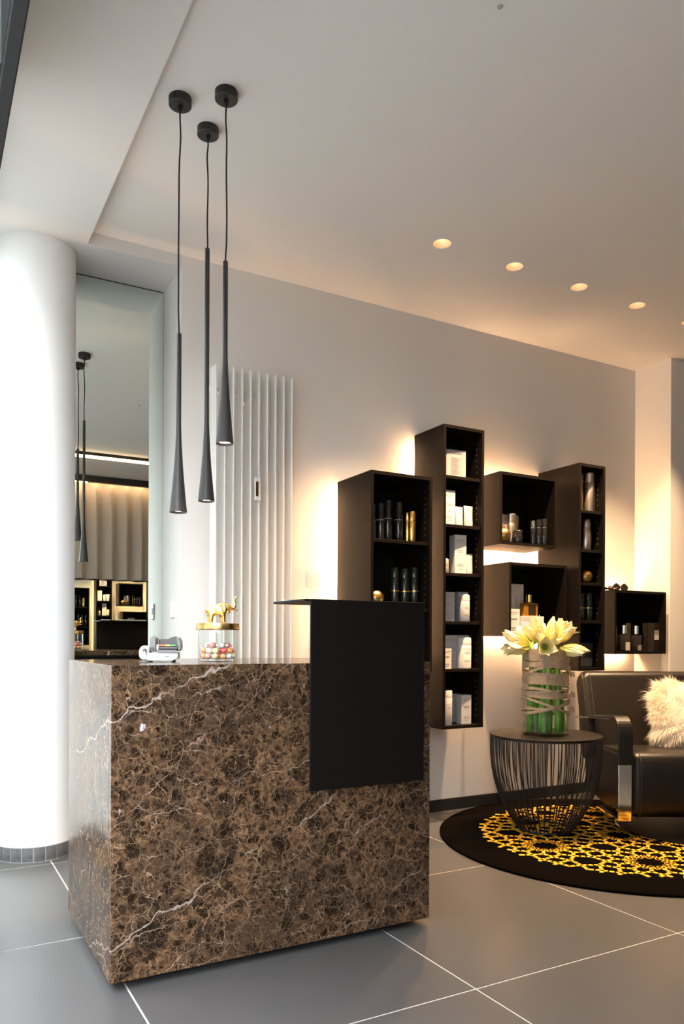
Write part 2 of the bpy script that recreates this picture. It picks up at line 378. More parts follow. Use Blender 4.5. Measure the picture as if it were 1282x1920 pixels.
struct(bx('wall_right', 'wall', None, XE, XE + 0.1, YO - 0.1, 4.15, 0, ZC))
struct(bx('wall_front', 'wall', None, XF, XE + 0.1, YO - 0.12, YO - 0.02, 0, ZC))
struct(bx('baseboard_back', 'base', None, XA + 0.001, XR - 0.001, YB - 0.012, YB, 0, 0.068, 0.0015, 1))
struct(bx('baseboard_pier', 'base', None, XR - 0.012, XR, 3.344, YB - 0.012, 0, 0.068, 0.0015, 1))
# column with a ring of small grey tiles at its foot
CCX, CCY, CR = 0.483, 3.806, 0.170
co = struct(MB().lathe([(CR - 0.003, 0), (CR - 0.003, 0.0685), (CR, 0.0690), (CR, ZS)], 96).build('column', 'column', None, SM, loc=(CCX, CCY, 0)))
MB().lathe([(CR - 0.0028, 0.0), (CR + 0.0004, 0.0), (CR + 0.0004, 0.0688), (CR - 0.0028, 0.0688)], 96).build('tile_grout', 'grout', co, SM)
nT = 21; seg = MB(); aw = 2 * PI / nT; ag = 0.011
vs = []; fs = []
for k in range(7):
    a = ag + (aw - 2 * ag) * k / 6
    for r in (CR - 0.001, CR + 0.003):
        for z in (0.004, 0.066): vs.append((r * math.cos(a), r * math.sin(a), z))
for k in range(6):
    o = k * 4; fs += [(o, o + 4, o + 5, o + 1), (o + 2, o + 3, o + 7, o + 6), (o, o + 2, o + 6, o + 4), (o + 1, o + 5, o + 7, o + 3)]
fs += [(0, 1, 3, 2), (24, 26, 27, 25)]
tm = seg.add(vs, fs).mesh('tile')
for k in range(nT): put('tile', tm, 'coltile', co, (0, 0, 0), (0, 0, k * aw + 0.06))
# shop front on the street side: open doorway with a transom painted with its reflections, glazing beyond
ZT0, ZT1 = 2.197, 2.205
d1 = struct(bx('door_1', 'frame', None, XF - 0.03, XF + 0.0, -0.35, 2.60, ZT0, ZT1, 0.003, 1))
bx('jamb', 'frame', d1, XF - 0.05, XF + 0.03, -0.41, -0.35, 0, ZS); bx('jamb', 'frame', d1, XF - 0.05, XF + 0.03, 2.60, 2.66, 0, ZS)
bx('mullion', 'frame', d1, XF - 0.034, XF, 1.745, 1.80, ZT1, ZS); bx('head', 'frame', d1, XF - 0.03, XF + 0.02, -0.35, 2.60, ZS - 0.05, ZS)
bx('pane', 'darkrefl', d1, XF - 0.031, XF - 0.025, -0.35, 1.745, ZT1, ZS); bx('pane', 'greenrefl', d1, XF - 0.031, XF - 0.025, 1.80, 2.60, ZT1, ZS)
w1 = struct(bx('window_1', 'frame', None, XF - 0.03, XF + 0.02, 2.66, 4.02, 2.74, ZS))
bx('sill', 'frame', w1, XF - 0.03, XF + 0.02, 2.66, 4.02, 0, 0.06); bx('pane', 'window', w1, XF - 0.008, XF - 0.002, 2.66, 4.02, 0.06, 2.74)
struct(bx('wall_street', 'wall', None, XF - 0.1, XF + 0.02, YO - 0.12, -0.41, 0, ZS))

# ------------------------------------------------------------------ mirrors, curtain, rear lights
AMIR = 0.0112
t = thing('alcove_mirror', 'tall frameless mirror filling the back of the alcove beside the column', 'mirror', (XA - 0.001, YM, 0), -AMIR)
bx('mirror_glass', 'mirror', t, -0.452, -0.0005, 0, 0.004, 0.03, ZS - 0.006)
bx('edge', 'jet', t, -0.452, 0, 0.0005, 0.006, ZS - 0.006, ZS - 0.001); bx('edge', 'machgrey', t, -0.0005, 0.0008, -0.001, 0.006, 0.03, ZS - 0.006)
t = thing('wall_mirror', 'wide low wall mirror under the hem of the beige curtain', 'mirror', (1.9, YO + 0.06, 0.0), 0.004)
t.rotation_euler = (-0.0055, 0, 0.0088)
bx('backing', 'jet', t, -1.6, 1.9, -0.03, -0.006, 0.1, 1.95)
bx('mirror_glass', 'mirror', t, -1.6, 1.9, -0.006, 0.0, 0.1, 1.95); bx('foot', 'jet', t, -1.6, 1.9, -0.03, 0.0, 0.0, 0.1)
cu = MB(); nx = 520; xs0, xs1 = 0.45, 3.6; zt, zb = 2.862, 1.70
pts = []
for i in range(nx + 1):
    x = xs0 + (xs1 - xs0) * i / nx; ph = 2 * PI * (x - xs0) / 0.172
    pts.append((x + 0.030 * math.sin(2 * ph), 0.062 * math.tanh(2.2 * math.sin(ph))))
vs = []; fs = []
for k, z in enumerate((zt, zt - 0.06, (zt + zb) / 2, zb)):
    vs += [(x, y * (0.9 + 0.1 * k / 3), z) for x, y in pts]
for k in range(3):
    for i in range(nx): fs.append((k * (nx + 1) + i, k * (nx + 1) + i + 1, (k + 1) * (nx + 1) + i + 1, (k + 1) * (nx + 1) + i))
cu.add(vs, fs)
t = thing('curtain', 'beige linen wave curtain hanging from a black ceiling rail', 'curtain', (0, -1.33, 0))
cu.build('fabric', 'curtain', t, True)
t = thing('curtain_rail', 'black ceiling rail with a short warm light above the beige curtain', 'rail', (0, -1.30, ZC))
bx('profile', 'jet', t, 0.4, 3.7, 0.09, 0.14, -0.075, 0); bx('tube', 'tubelamp', t, 0.9, 1.58, 0.105, 0.125, -0.085, -0.075); bx('light_strip', 'ledsoft', t, 0.45, 3.6, 0.080, 0.086, -0.040, -0.020)
t = thing('linear_light', 'long warm linear ceiling light on a black track before the curtain', 'ceiling light', (0, -0.055, ZC))
bx('profile', 'jet', t, 0.5, 2.7, -0.02, 0.02, -0.03, 0); bx('tube', 'tubelamp', t, 0.6, 2.02, -0.018, 0.018, -0.055, -0.03, 0.01, 2)
t = thing('ceiling_hatch', 'flat white access panel set on the ceiling near the linear light', 'hatch', (1.95, 2 * YM - 6.6, ZC))
bx('panel', 'whiteplastic', t, -0.16, 0.16, -0.06, 0.06, -0.02, 0, 0.003, 1)
tag(MB().lathe([(0, -0.004), (0.007, -0.004), (0.009, 0), (0, 0)], 16).build('ceiling_sensor', 'hole', None, SM, loc=atz(937, 12, ZC)), 'tiny grey round sensor dot on the bare white ceiling', 'sensor')

# ------------------------------------------------------------------ reception desk
DX0, DX1, DY0, DY1, DZ0, DZ = 0.4775, 1.5765, 2.192, 2.875, 0.025, 0.925
dk = thing('reception_desk', 'brown marble reception desk with a raised black metal front panel', 'desk', (DX0, DY0, 0))
W, D = DX1 - DX0, DY1 - DY0
bx('front_slab', 'marble', dk, 0, W, 0, 0.03, DZ0, DZ, 0.0015, 1)
bx('side_slab', 'marble', dk, 0, 0.03, 0.03, D, DZ0, DZ, 0.0008, 1)
bx('side_slab', 'marble', dk, W - 0.03, W, 0.03, D, DZ0, DZ, 0.0008, 1)
bx('top_slab', 'marble', dk, 0.03, W - 0.03, 0.03, D, DZ - 0.03, DZ, 0.0015, 1)
bx('plinth', 'jet', dk, 0.05, W - 0.05, 0.05, D - 0.05, 0, DZ0 + 0.02)
bx('carcass', 'jet', dk, 0.03, W - 0.03, 0.05, D - 0.04, DZ0 + 0.02, DZ - 0.03)
for i in range(3):
    for j, (za, zb_) in enumerate(((0.06, 0.44), (0.444, 0.70), (0.704, 0.885))):
        x0 = 0.033 + i * (W - 0.066) / 3; bx('drawer', 'blackmetal', dk, x0 + 0.002, x0 + (W - 0.066) / 3 - 0.002, D - 0.04, D - 0.02, za, zb_, 0.001, 1)
PX0, PX1, PZ0, PZ1 = 1.0945 - DX0, 1.5345 - DX0, 0.516, 1.131
pn = bx('raised_panel', 'blackmetal', dk, PX0, PX1, -0.022, -0.014, PZ0, PZ1, 0.0012, 1)
bx('ledge', 'blackmetal', pn, PX0 - 0.018, PX1, -0.014, 0.232, PZ1 - 0.008, PZ1, 0.001, 1)
bx('spacer', 'jet', pn, PX0 + 0.05, PX1 - 0.05, -0.014, 0.0, 0.60, 0.88); 
pp = tag(bx('paper_stack', 'carton', None, -0.03, 0.03, -0.02, 0.02, 0, 0.006), 'small stack of white cards on the black desk ledge', 'paper'); pp.location = (1.125, 2.375, PZ1)
pp = tag(bx('paper_stack', 'carton', None, -0.09, 0.09, -0.03, 0.03, 0, 0.007), 'long flat pile of white sheets on the black desk ledge', 'paper'); pp.location = (1.31, 2.375, PZ1)

# candy jar with elephant lid
JP = Vector((0.892, 2.47, DZ))
JR, JH = 0.0665, 0.108
jar = thing('candy_jar', 'clear glass candy jar with a gold lid and elephant figure', 'jar', JP)
MB().lathe([(0, 0.0), (JR - 0.003, 0.0), (JR, 0.004), (JR, JH), (JR - 0.003, JH), (JR - 0.003, 0.008), (0, 0.008)], 48).build('glass_body', 'glass', jar, SM)
lid = MB().lathe([(0, JH - 0.001), (JR + 0.005, JH - 0.001), (JR + 0.0065, JH + 0.002), (JR + 0.005, JH + 0.020), (JR + 0.003, JH + 0.0215), (0, JH + 0.0215)], 64).build('lid', 'brass', jar, SM)
def skin_mesh(verts, edges, radii, levels=2):
    me = bpy.data.meshes.new('skin'); me.from_pydata(verts, edges, [])
    o = bpy.data.objects.new('skin', me); C.objects.link(o)
    o.modifiers.new('s', 'SKIN'); sb = o.modifiers.new('u', 'SUBSURF'); sb.levels = levels; sb.render_levels = levels
    for sv, r in zip(me.skin_vertices[0].data, radii): sv.radius = r if isinstance(r, tuple) else (r, r)
    me.skin_vertices[0].data[0].use_root = True
    dg = bpy.context.evaluated_depsgraph_get(); dg.update(); ev = o.evaluated_get(dg)
    r = bpy.data.meshes.new_from_object(ev); bpy.data.objects.remove(o); return r
u = 0.00185
EV = [(-12, 0, 26), (-2, 0, 25.5), (8, 0, 28), (15, 0, 32), (21, 0, 31), (27, 0, 27), (32, 0, 30), (33.5, 0, 37), (31, 0, 44), (34, 0, 48.5), (38, 0, 49.5),
      (-14, 5, 16), (-14, 5, 8), (-14, 5, 1.5), (-10, -5, 16), (-10, -5, 8), (-10, -5, 1.5), (8, 5, 17), (9, 5, 8), (9, 5, 1.5), (12, -5, 17), (13, -5, 8), (13, -5, 1.5),
      (-19, 0, 26), (-21, 0, 18), (-20.5, 0, 11)]
EE = [(0, 1), (1, 2), (2, 3), (3, 4), (4, 5), (5, 6), (6, 7), (7, 8), (8, 9), (9, 10), (0, 11), (11, 12), (12, 13), (0, 14), (14, 15), (15, 16), (2, 17), (17, 18), (18, 19), (2, 20), (20, 21), (21, 22), (0, 23), (23, 24), (24, 25)]
ER = [10, 10.5, 9.5, 7, 6.5, 4.2, 3.0, 2.5, 2.0, 1.8, 1.9, 5, 3.8, 4.2, 5, 3.8, 4.2, 4.6, 3.5, 4, 4.6, 3.5, 4, 3.0, 1.2, 1.4]
em = skin_mesh([(a * u, b_ * u, c_ * u) for a, b_, c_ in EV], EE, [r * u for r in ER])
bm = bmesh.new(); bm.from_mesh(em)
for sy in (-1, 1):   # ears and tusks fused into the same figure
    for mb_ in (MB().ellipsoid((13.5 * u, sy * 7.8 * u, 28 * u), (5 * u, 1.5 * u, 8.5 * u)), MB().tube([(25 * u, sy * 3 * u, 25 * u), (31 * u, sy * 3.6 * u, 23 * u), (38 * u, sy * 3 * u, 25.5 * u)], [1.3 * u, 1.0 * u, 0.4 * u], 6),
                MB().ellipsoid((20 * u, sy * 1.2 * u, 22 * u), (4 * u, 2 * u, 3 * u))):
        tmp = mb_.mesh('t'); bm.from_mesh(tmp); bpy.data.meshes.remove(tmp)
bm.to_mesh(em); bm.free(); em.shade_smooth()
put('elephant_figure', em, 'brassold', lid, (-0.004, 0.0, JH + 0.0205), (0, 0, -0.42))
cols = {'pink': (0.85, 0.36, 0.36), 'cream': (0.86, 0.78, 0.48), 'orange': (0.85, 0.38, 0.16), 'white': (0.85, 0.83, 0.82), 'red': (0.75, 0.12, 0.12)}
for n_, c_ in cols.items(): M['candy_' + n_] = paint('candy_' + n_, c_, 0.25, var=0.25, scale=160)
cm = {}
def candy_mesh():
    b_ = MB().ellipsoid((0, 0, 0), (0.0105, 0.0098, 0.0092), 12, 8)
    return b_.mesh('candy')
def twist_mesh():
    b_ = MB()
    for s_ in (-1, 1):
        n_ = 10
        vs = [(s_ * 0.009, 0, 0)] + [(s_ * (0.017 + 0.002 * (k % 2)), 0.008 * math.cos(2 * PI * k / n_), 0.004 * math.sin(2 * PI * k / n_) + 0.0015 * (k % 2)) for k in range(n_)]
        b_.add(vs, [(0, 1 + k, 1 + (k + 1) % n_) for k in range(n_)])
    return b_.mesh('wrapper')
names = list(cols); placed = []
rc = random.Random(3)
layers = [(0.0185, [(0.05, k * 2 * PI / 12) for k in range(12)] + [(0.026, 0.2 + k * 2 * PI / 6) for k in range(6)]),
          (0.0375, [(0.047, 0.25 + k * 2 * PI / 11) for k in range(11)] + [(0.022, k * 2 * PI / 5) for k in range(5)]),
          (0.055, [(0.033, 0.6 + k * 2 * PI / 6) for k in range(6)])]
seq = ['pink', 'cream', 'orange', 'white', 'cream', 'red', 'orange']
ci = 0
for lz, ps in layers:
    for r_, a_ in ps:
        cn = seq[ci % 7] if lz < 0.05 else ('pink' if ci % 2 else 'white'); ci += 1
        lbl = {'pink': 'pink wrapped round candy in the glass jar', 'cream': 'cream yellow wrapped candy in the glass jar', 'orange': 'orange wrapped candy in the glass jar', 'white': 'white wrapped candy in the glass jar', 'red': 'red wrapped candy in the glass jar'}[cn]
        if cn not in cm: cm[cn] = (candy_mesh(), twist_mesh()); cm[cn][0].shade_smooth()
        o = put('wrapped_candy', cm[cn][0], 'candy_' + cn, None, (JP.x + r_ * math.cos(a_), JP.y + r_ * math.sin(a_), JP.z + lz), (rc.uniform(-.5, .5), rc.uniform(-.5, .5), rc.uniform(0, 6.28)))
        tag(o, lbl, 'candy', cn + ' candies in the jar')
        if lz > 0.03 and r_ < 0.04: put('wrapper_twist', cm[cn][1], 'candy_' + cn, o)

# small flag / label dispenser machine on the desk corner
MP = Vector((0.700, 2.50, DZ)); MS = 0.136 / 0.14
mc = thing('label_dispenser', 'small grey and white label dispenser with raised hood on the desk', 'dispenser', MP, -0.42)
def prof_x(name, mat, parent, prof, y0, y1, bevel=0.0, smooth=False):
    n_ = len(prof); b_ = MB()
    b_.add([(x, y0, z) for x, z in prof] + [(x, y1, z) for x, z in prof], [tuple(range(n_)), tuple(range(2 * n_ - 1, n_ - 1, -1))] + [(k, (k + 1) % n_, n_ + (k + 1) % n_, n_ + k) for k in range(n_)])
    return b_.build(name, mat, parent, smooth, bevel, 2)
prof_x('base_shell', 'machwhite', mc, [(-0.038, 0.008), (-0.030, 0.004), (0.046, 0.004), (0.064, 0.012), (0.064, 0.028), (-0.040, 0.030)], -0.032, 0.034, 0.002)
bx('tray', 'machdark', mc, -0.002, 0.063, -0.030, 0.032, 0.028, 0.031); bx('tray', 'machgrey', mc, 0.0, 0.060, -0.0305, -0.026, 0.030, 0.040, 0.001, 1)
MB().tube([(0.0, -0.015, 0.045), (0.060, -0.015, 0.045)], 0.0085, 16).build('roller', 'machdark', mc, SM)
sp = MB().tube([(-0.006, -0.012, 0.046), (0.0, -0.012, 0.046)], 0.012, 16).build('spool', 'carton', mc, SM)
prof_x('hood', 'machdark', mc, [(-0.006, 0.036), (0.066, 0.036), (0.072, 0.046), (0.072, 0.066), (0.066, 0.080), (0.050, 0.085), (0.038, 0.082), (0.024, 0.076), (-0.006, 0.075)], 0.024, 0.032, 0.002)
prof_x('hood_end', 'machgrey', mc, [(0.060, 0.034), (0.072, 0.040), (0.072, 0.064), (0.066, 0.078), (0.056, 0.082)], -0.012, 0.030, 0.003)
prof_x('side_arm', 'machgrey', mc, [(-0.026, 0.034), (-0.008, 0.034), (-0.008, 0.080), (-0.016, 0.086), (-0.024, 0.084), (-0.028, 0.074)], -0.022, 0.030, 0.003)
gp = prof_x('side_housing', 'machwhite', mc, [(-0.058, 0.010), (-0.046, 0.006), (-0.030, 0.010), (-0.026, 0.050), (-0.050, 0.054), (-0.058, 0.048), (-0.062, 0.036), (-0.062, 0.020)], -0.030, 0.028, 0.005)
MB().tube([(-0.042, -0.030, 0.038), (-0.042, -0.040, 0.038)], 0.006, 12).build('knob', 'machdark', gp, SM); MB().tube([(-0.042, -0.038, 0.036), (-0.036, -0.044, 0.024)], 0.003, 8).build('crank', 'chrome', gp, SM)
MB().tube([(-0.018, -0.023, 0.044), (-0.018, -0.028, 0.044)], 0.005, 12).build('screw', 'machdark', mc, SM)
for k, cn in enumerate(('red', 'yellow', 'green')): bx('flag', cn, mc, 0.003 + k * 0.019, 0.019 + k * 0.019, -0.024, -0.006, 0.0525, 0.0575)
for sx, sy in ((-0.03, -0.024), (-0.03, 0.026), (0.046, -0.024), (0.046, 0.026)): MB().lathe([(0, 0), (0.004, 0), (0.004, 0.005), (0, 0.005)], 10, sx, sy).build('foot', 'jet', mc, SM)
bx('slot', 'machgrey', mc, 0.022, 0.036, -0.0325, -0.0318, 0.016, 0.019)
MB().lathe([(0, 0), (0.016, 0), (0.018, 0.002), (0.006, 0.005), (0, 0.005)], 20, -0.045, -0.036).build('suction_foot', 'machgrey', mc, SM)
# ------------------------------------------------------------------ pendant lamps
def pendant(x, y, zt, zj, zb_, label, wob, tilt):
    t = thing('pendant_lamp', label, 'pendant lamp', (x, y, ZC), 0, 'three pendant lamps above the desk')
    MB().lathe([(0, -0.028), (0.037, -0.028), (0.039, -0.026), (0.039, 0), (0, 0)], 48).build('canopy', 'lampblack', t, SM)
    MB().lathe([(0, -0.046), (0.005, -0.046), (0.0085, -0.038), (0.0085, -0.028), (0, -0.028)], 20).build('cord_grip', 'jet', t, SM)
    n_ = 26; z0, z1 = -0.044, zt - ZC
    pts = [(0.0032 * math.sin(wob + 7.0 * k / n_ + 2.2 * math.sin(5 * k / n_)) * min(1, k / 3, (n_ - k) / 3), 0.002 * math.cos(wob + 8 * k / n_), z0 + (z1 - z0) * k / n_) for k in range(n_ + 1)]
    MB().tube(pts, 0.0029, 8).build('cord', 'cord', t, SM)
    a, j, e = zt - ZC, zj - ZC, zb_ - ZC
    MB().lathe([(0, a + 0.002), (0.0074, a + 0.001), (0.0086, a - 0.002), (0.0086, j + 0.0007), (0.0080, j)], 28).build('rod', 'lampgrey', t, SM)
    pr = []
    for k in range(15):
        s_ = k / 14; pr.append((0.0086 + 0.0217 * (s_ ** 1.55), j + (e - j) * s_))
    sh = MB().lathe([(0.0080, j)] + pr + [(0.0290, e - 0.0005), (0.0275, e + 0.004), (0.0, e + 0.030)], 48).build('shade', 'lampgrey', t, SM)
    MB().lathe([(0, e + 0.0065), (0.0195, e + 0.0065), (0.0215, e + 0.009), (0, e + 0.011)], 24).build('lens', 'lamp', sh, SM)
    lamp_light('pendant_spot', 'SPOT', t, (0, 0, e - 0.004), 4.5, (1.0, 0.76, 0.50), spot_size=1.5, spot_blend=0.6, shadow_soft_size=0.02)
pendant(0.7865, 2.582, 2.057, 1.747, 1.439, 'lowest hanging black pendant lamp with short rod beside the mirror', 0.0, 0)
pendant(0.9225, 2.685, 2.432, 1.817, 1.506, 'black pendant lamp with the longest rod, hanging between the two others', 2.0, 0)
pendant(0.9155, 2.476, 2.293, 1.985, 1.669, 'highest hanging black pendant lamp in front of the white radiator', 4.0, 0)
for i in range(5):
    t = thing('recessed_downlight', ('round recessed downlight closest to the pendant lamps', 'second recessed downlight, counted from the pendant lamps', 'middle one of five recessed downlights in the ceiling row', 'recessed downlight next to the last one by the pier', 'last recessed downlight of the row, above the corner pier')[i], 'downlight', (2.155 + 0.4475 * i, 2.919, ZC), 0, 'row of recessed downlights')
    MB().lathe([(0.043, -0.0005), (0.0475, -0.002), (0.048, 0.0)], 40).build('rim', 'ceil', t, SM)
    MB().lathe([(0.0435, -0.001), (0.036, 0.022), (0.026, 0.046)], 40).build('reflector', 'downface', t, SM)
    MB().lathe([(0, 0.0455), (0.0262, 0.0455)], 32).build('lens', 'lamp', t, SM)
    lamp_light('downlight_spot', 'SPOT', t, (0, 0, -0.003), 190.0, (1.0, 0.64, 0.34), spot_size=1.45, spot_blend=0.7, shadow_soft_size=0.022)
# holes in the ceiling for the downlights: sunk cans cut out of the slab
ce = bpy.data.objects['ceiling']
cut = MB()
for i in range(5): cut.lathe([(0, -0.01), (0.0462, -0.01), (0.0462, 0.06), (0, 0.06)], 40, 2.155 + 0.4475 * i, 2.919)
cm_ = cut.mesh('cut'); co_ = bpy.data.objects.new('cut', cm_); C.objects.link(co_); co_.location = (0, 0, ZC)
bo = ce.modifiers.new('b', 'BOOLEAN'); bo.object = co_; bo.operation = 'DIFFERENCE'; bo.solver = 'EXACT'
dg = bpy.context.evaluated_depsgraph_get(); nm = bpy.data.meshes.new_from_object(ce.evaluated_get(dg)); ce.modifiers.clear(); ce.data = nm; bpy.data.objects.remove(co_)

# ------------------------------------------------------------------ radiator and switches
RYF = 3.470
rd = thing('radiator', 'tall white vertical fin radiator on the wall behind the desk', 'radiator', (0, 0, 0))
fu = [407.4, 424.0, 440.0, 456.4, 472.0, 488.0, 503.4, 519.0, 534.3, 549.5]
fx = [aty(407.4, 700, RYF).x + (aty(549.5, 700, RYF).x - aty(407.4, 700, RYF).x) * k / 9 for k in range(10)]
fm = MB().box(-0.0035, 0.0035, 0, 0.082, 0, 2.317 - 0.14).mesh('fin', False, 0.003, 2)
for x in fx: put('fin', fm, 'radiator', rd, (x - 0.0035, RYF, 0.14))
for z in (2.22, 0.24): MB().tube([(fx[0] - 0.012, RYF + 0.095, z), (fx[-1] + 0.004, RYF + 0.095, z)], 0.016, 16).build('header_pipe', 'radiator', rd, SM)
for z in (2.2, 1.2, 0.3): bx('wall_bracket', 'radiator', rd, fx[4] - 0.01, fx[4] + 0.01, RYF + 0.08, YB - 0.0005, z - 0.02, z + 0.02)
al = thing('heat_meter', 'small white heat meter with a glass tube clipped to the radiator', 'heat meter', aty(482, 939, RYF - 0.004) + Vector((0, 0, 0)))
bx('case', 'whiteplastic', al, -0.0155, 0.0155, -0.010, 0.003, 0.0, 0.112, 0.002, 1); bx('window', 'tort', al, -0.011, 0.002, -0.0112, -0.0095, 0.02, 0.092)
def switch(label, p, rz, w_=0.082, h_=0.086, r_=0.040):
    t = thing('light_switch', label, 'light switch', p, rz)
    bx('frame', 'whiteplastic', t, -w_ / 2, w_ / 2, -0.008, 0, -h_ / 2, h_ / 2, 0.003, 2)
    bx('rocker', 'whiteplastic', t, -r_ / 2, r_ / 2, -0.0115, -0.008, -r_ / 1.8, r_ / 1.8, 0.002, 1)
switch('square white light switch on the wall between radiator and shelves', (1.842, YB, 1.327), 0)
switch('slim white light switch on the bright alcove side wall', (XA, 3.745, 1.150), -PI / 2, 0.062, 0.085, 0.034)

# ------------------------------------------------------------------ wall shelf units
YW = YB
def cabinet(label, x0, x1, yf, z0, z1, shelves, strips, holes=True, th=0.0165):
    yb_ = 3.60
    t = thing('wall_shelf_unit', label, 'shelf unit', (x0, yf, z0), 0, 'black lit wall shelf units')
    w_, d_, h_ = x1 - x0, yb_ - yf, z1 - z0
    bx('side_panel', 'shelf', t, 0, th, 0, d_, 0, h_, 0.0008, 1); bx('side_panel', 'shelf', t, w_ - th, w_, 0, d_, 0, h_, 0.0008, 1)
    bx('top_panel', 'shelf', t, th, w_ - th, 0.0003, d_, h_ - th, h_); bx('bottom_panel', 'shelf', t, th, w_ - th, 0.0003, d_, 0, th)
    bx('back_panel', 'shelfin', t, th, w_ - th, d_ - 0.008, d_, th, h_ - th)
    for z in shelves: bx('shelf', 'shelf', t, th, w_ - th, 0.010, d_ - 0.008, z - z0 - th, z - z0, 0.0006, 1)
    e = 0.028
    fr = bx('mounting_frame', 'wall', t, e, w_ - e, d_, YW - yf, e, h_ - e)
    for s_ in strips:
        if s_ == 'L': bx('light_strip', 'led', fr, e - 0.006, e, d_ + 0.006, d_ + 0.018, 0.05, h_ - 0.05)
        if s_ == 'R': bx('light_strip', 'led', fr, w_ - e, w_ - e + 0.006, d_ + 0.006, d_ + 0.018, 0.05, h_ - 0.05)
        if s_ == 'B': bx('light_strip', 'led', fr, 0.04, w_ - 0.04, d_ + 0.006, d_ + 0.018, e - 0.006, e)
        if s_ == 'T': bx('light_strip', 'led', fr, 0.04, w_ - 0.04, d_ + 0.006, d_ + 0.018, h_ - e, h_ - e + 0.006)
    if holes:
        hb = MB(); lev = sorted([z0 + th] + list(shelves) + [z1])
        for za, zb_2 in zip(lev, lev[1:]):
            z = za + 0.045
            while z < zb_2 - 0.11 * 0 - 0.055:
                hb.add([(w_ - th - 0.0006, 0.045 + 0.0026 * math.cos(k * PI / 3), z - z0 + 0.0026 * math.sin(k * PI / 3)) for k in range(6)], [tuple(range(6))]); z += 0.032
        if hb.v: tag(hb.build('pin_holes', 'hole', t), kind='stuff')
    return t
Z1, Z2 = 1.511, 1.165
cabinet('wide tall black shelf unit beside the switch, black and gold cans inside', 1.971, 2.346, 3.25, 0.836, 1.850, [Z1, Z2], 'LR')
K2 = [1.897, 1.632, 1.368, 1.105, 0.845]
cabinet('tallest narrow black shelf unit filled with white boxes and tubes', 2.470, 2.748, 3.32, 0.520, 2.168, K2, 'LR')
cabinet('black cube shelf with silver cans, upper one of a pair', 2.864, 3.297, 3.32, 1.546, 1.957, [], 'TB', False)
cabinet('black cube shelf with oil bottle behind the flowers, lower of a pair', 2.932, 3.380, 3.32, 1.026, 1.448, [], 'TB', False)
K4 = [1.781, 1.547, 1.350, 1.123]
cabinet('narrow tall black shelf unit with a gold ball, beside the last cube', 3.414, 3.632, 3.257, 0.823, 2.056, K4, 'LR')
cabinet('black cube shelf with dark bottles next to the corner pier', 3.788, 4.268, 3.32, 0.920, 1.321, [], 'LTB', False)

# ------------------------------------------------------------------ products on the shelves
def size_at(u0, u1, y): return aty((u0 + u1) / 2, 1100, y).x, aty(u1, 1100, y).x - aty(u0, 1100, y).x
def zpix(u, v, y): return aty(u, v, y).z
def add_print(root, w_, h_, y, style, brand=True, z0=0.0, x0=0.0):
    """printed lettering and fine text lines on the front of a product"""
    if brand:
        tmn = text_mesh('Leonor Greyl', 1.0, 0.25); 
        p = put('lettering', tmn, 'print', root, (x0, y, z0 + h_ * 0.84), (PI / 2, 0, 0)); wid = max(q.co.x for q in tmn.vertices) * 2; s_ = w_ * 0.80 / wid; p.scale = (s_, s_ * 1.25, s_)
    lb = MB()
    for zf, wf, hh in ((0.79, 0.35, 0.003), (0.60, 0.62, 0.004), (0.56, 0.5, 0.004), (0.24, 0.5, 0.003), (0.20, 0.62, 0.003), (0.12, 0.4, 0.003)):
        lb.quad((x0 - w_ * wf / 2, y, z0 + h_ * zf), (x0 + w_ * wf / 2, y, z0 + h_ * zf), (x0 + w_ * wf / 2, y, z0 + h_ * zf + hh * 0.7), (x0 - w_ * wf / 2, y, z0 + h_ * zf + hh * 0.7))
    lb.build('text_lines', 'printgrey', root)
def carton(label, u0, u1, vt, zs, y, depth=0.05, mat='carton', rz=0.0, brand=True, hz=None, dots=False, xoff=0.0, wmul=1.0, prints=True):
    x, w_ = size_at(u0, u1, y); w_ *= wmul; h_ = hz if hz else zpix((u0 + u1) / 2, vt, y) - zs
    t = thing('product_box', label, 'box', (x + xoff, y, zs), rz)
    bx('carton', mat, t, -w_ / 2, w_ / 2, 0, depth, 0, h_, 0.0006, 1)
    if prints: add_print(t, w_, h_, -0.0006, 0, brand)
    if dots: MB().lathe([(0, 0), (0.005, 0), (0.005, 0.0004), (0, 0.0004)], 14).build('seal', 'printgold', t, loc=(0, -0.0007, h_ * 0.42)).rotation_euler = (PI / 2, 0, 0)
    return t
def can(label, u0, u1, vt, zs, y, body, cap=None, capf=0.22, band=None, hz=None, dome=False, brand=False, cat='can', name='spray_can', wmul=1.0):
    x, w_ = size_at(u0, u1, y); r = w_ * wmul / 2; h_ = hz if hz else zpix((u0 + u1) / 2, vt, y) - zs
    t = thing(name, label, cat, (x, y + r, zs))
    hc = h_ * (1 - capf)
    MB().lathe([(0, 0), (r * 0.93, 0), (r, 0.003), (r, hc - 0.002), (r * 0.96, hc)], 32).build('body', body, t, SM)
    if dome: pr = [(r * 0.96, hc), (r, hc + 0.001), (r, h_ - 0.010), (r * 0.9, h_ - 0.004), (r * 0.6, h_ - 0.0005), (0, h_)]
    else: pr = [(r * 0.94, hc), (r, hc + 0.001), (r, h_ - 0.002), (r * 0.95, h_), (0, h_)]
    MB().lathe(pr, 32).build('cap', cap or body, t, SM)
    if band: MB().lathe([(r + 0.0004, h_ * band[0]), (r + 0.0004, h_ * band[0] + band[1])], 32).build('band', band[2], t, SM)
    if brand: add_print_curved(t, r, h_)
    return t
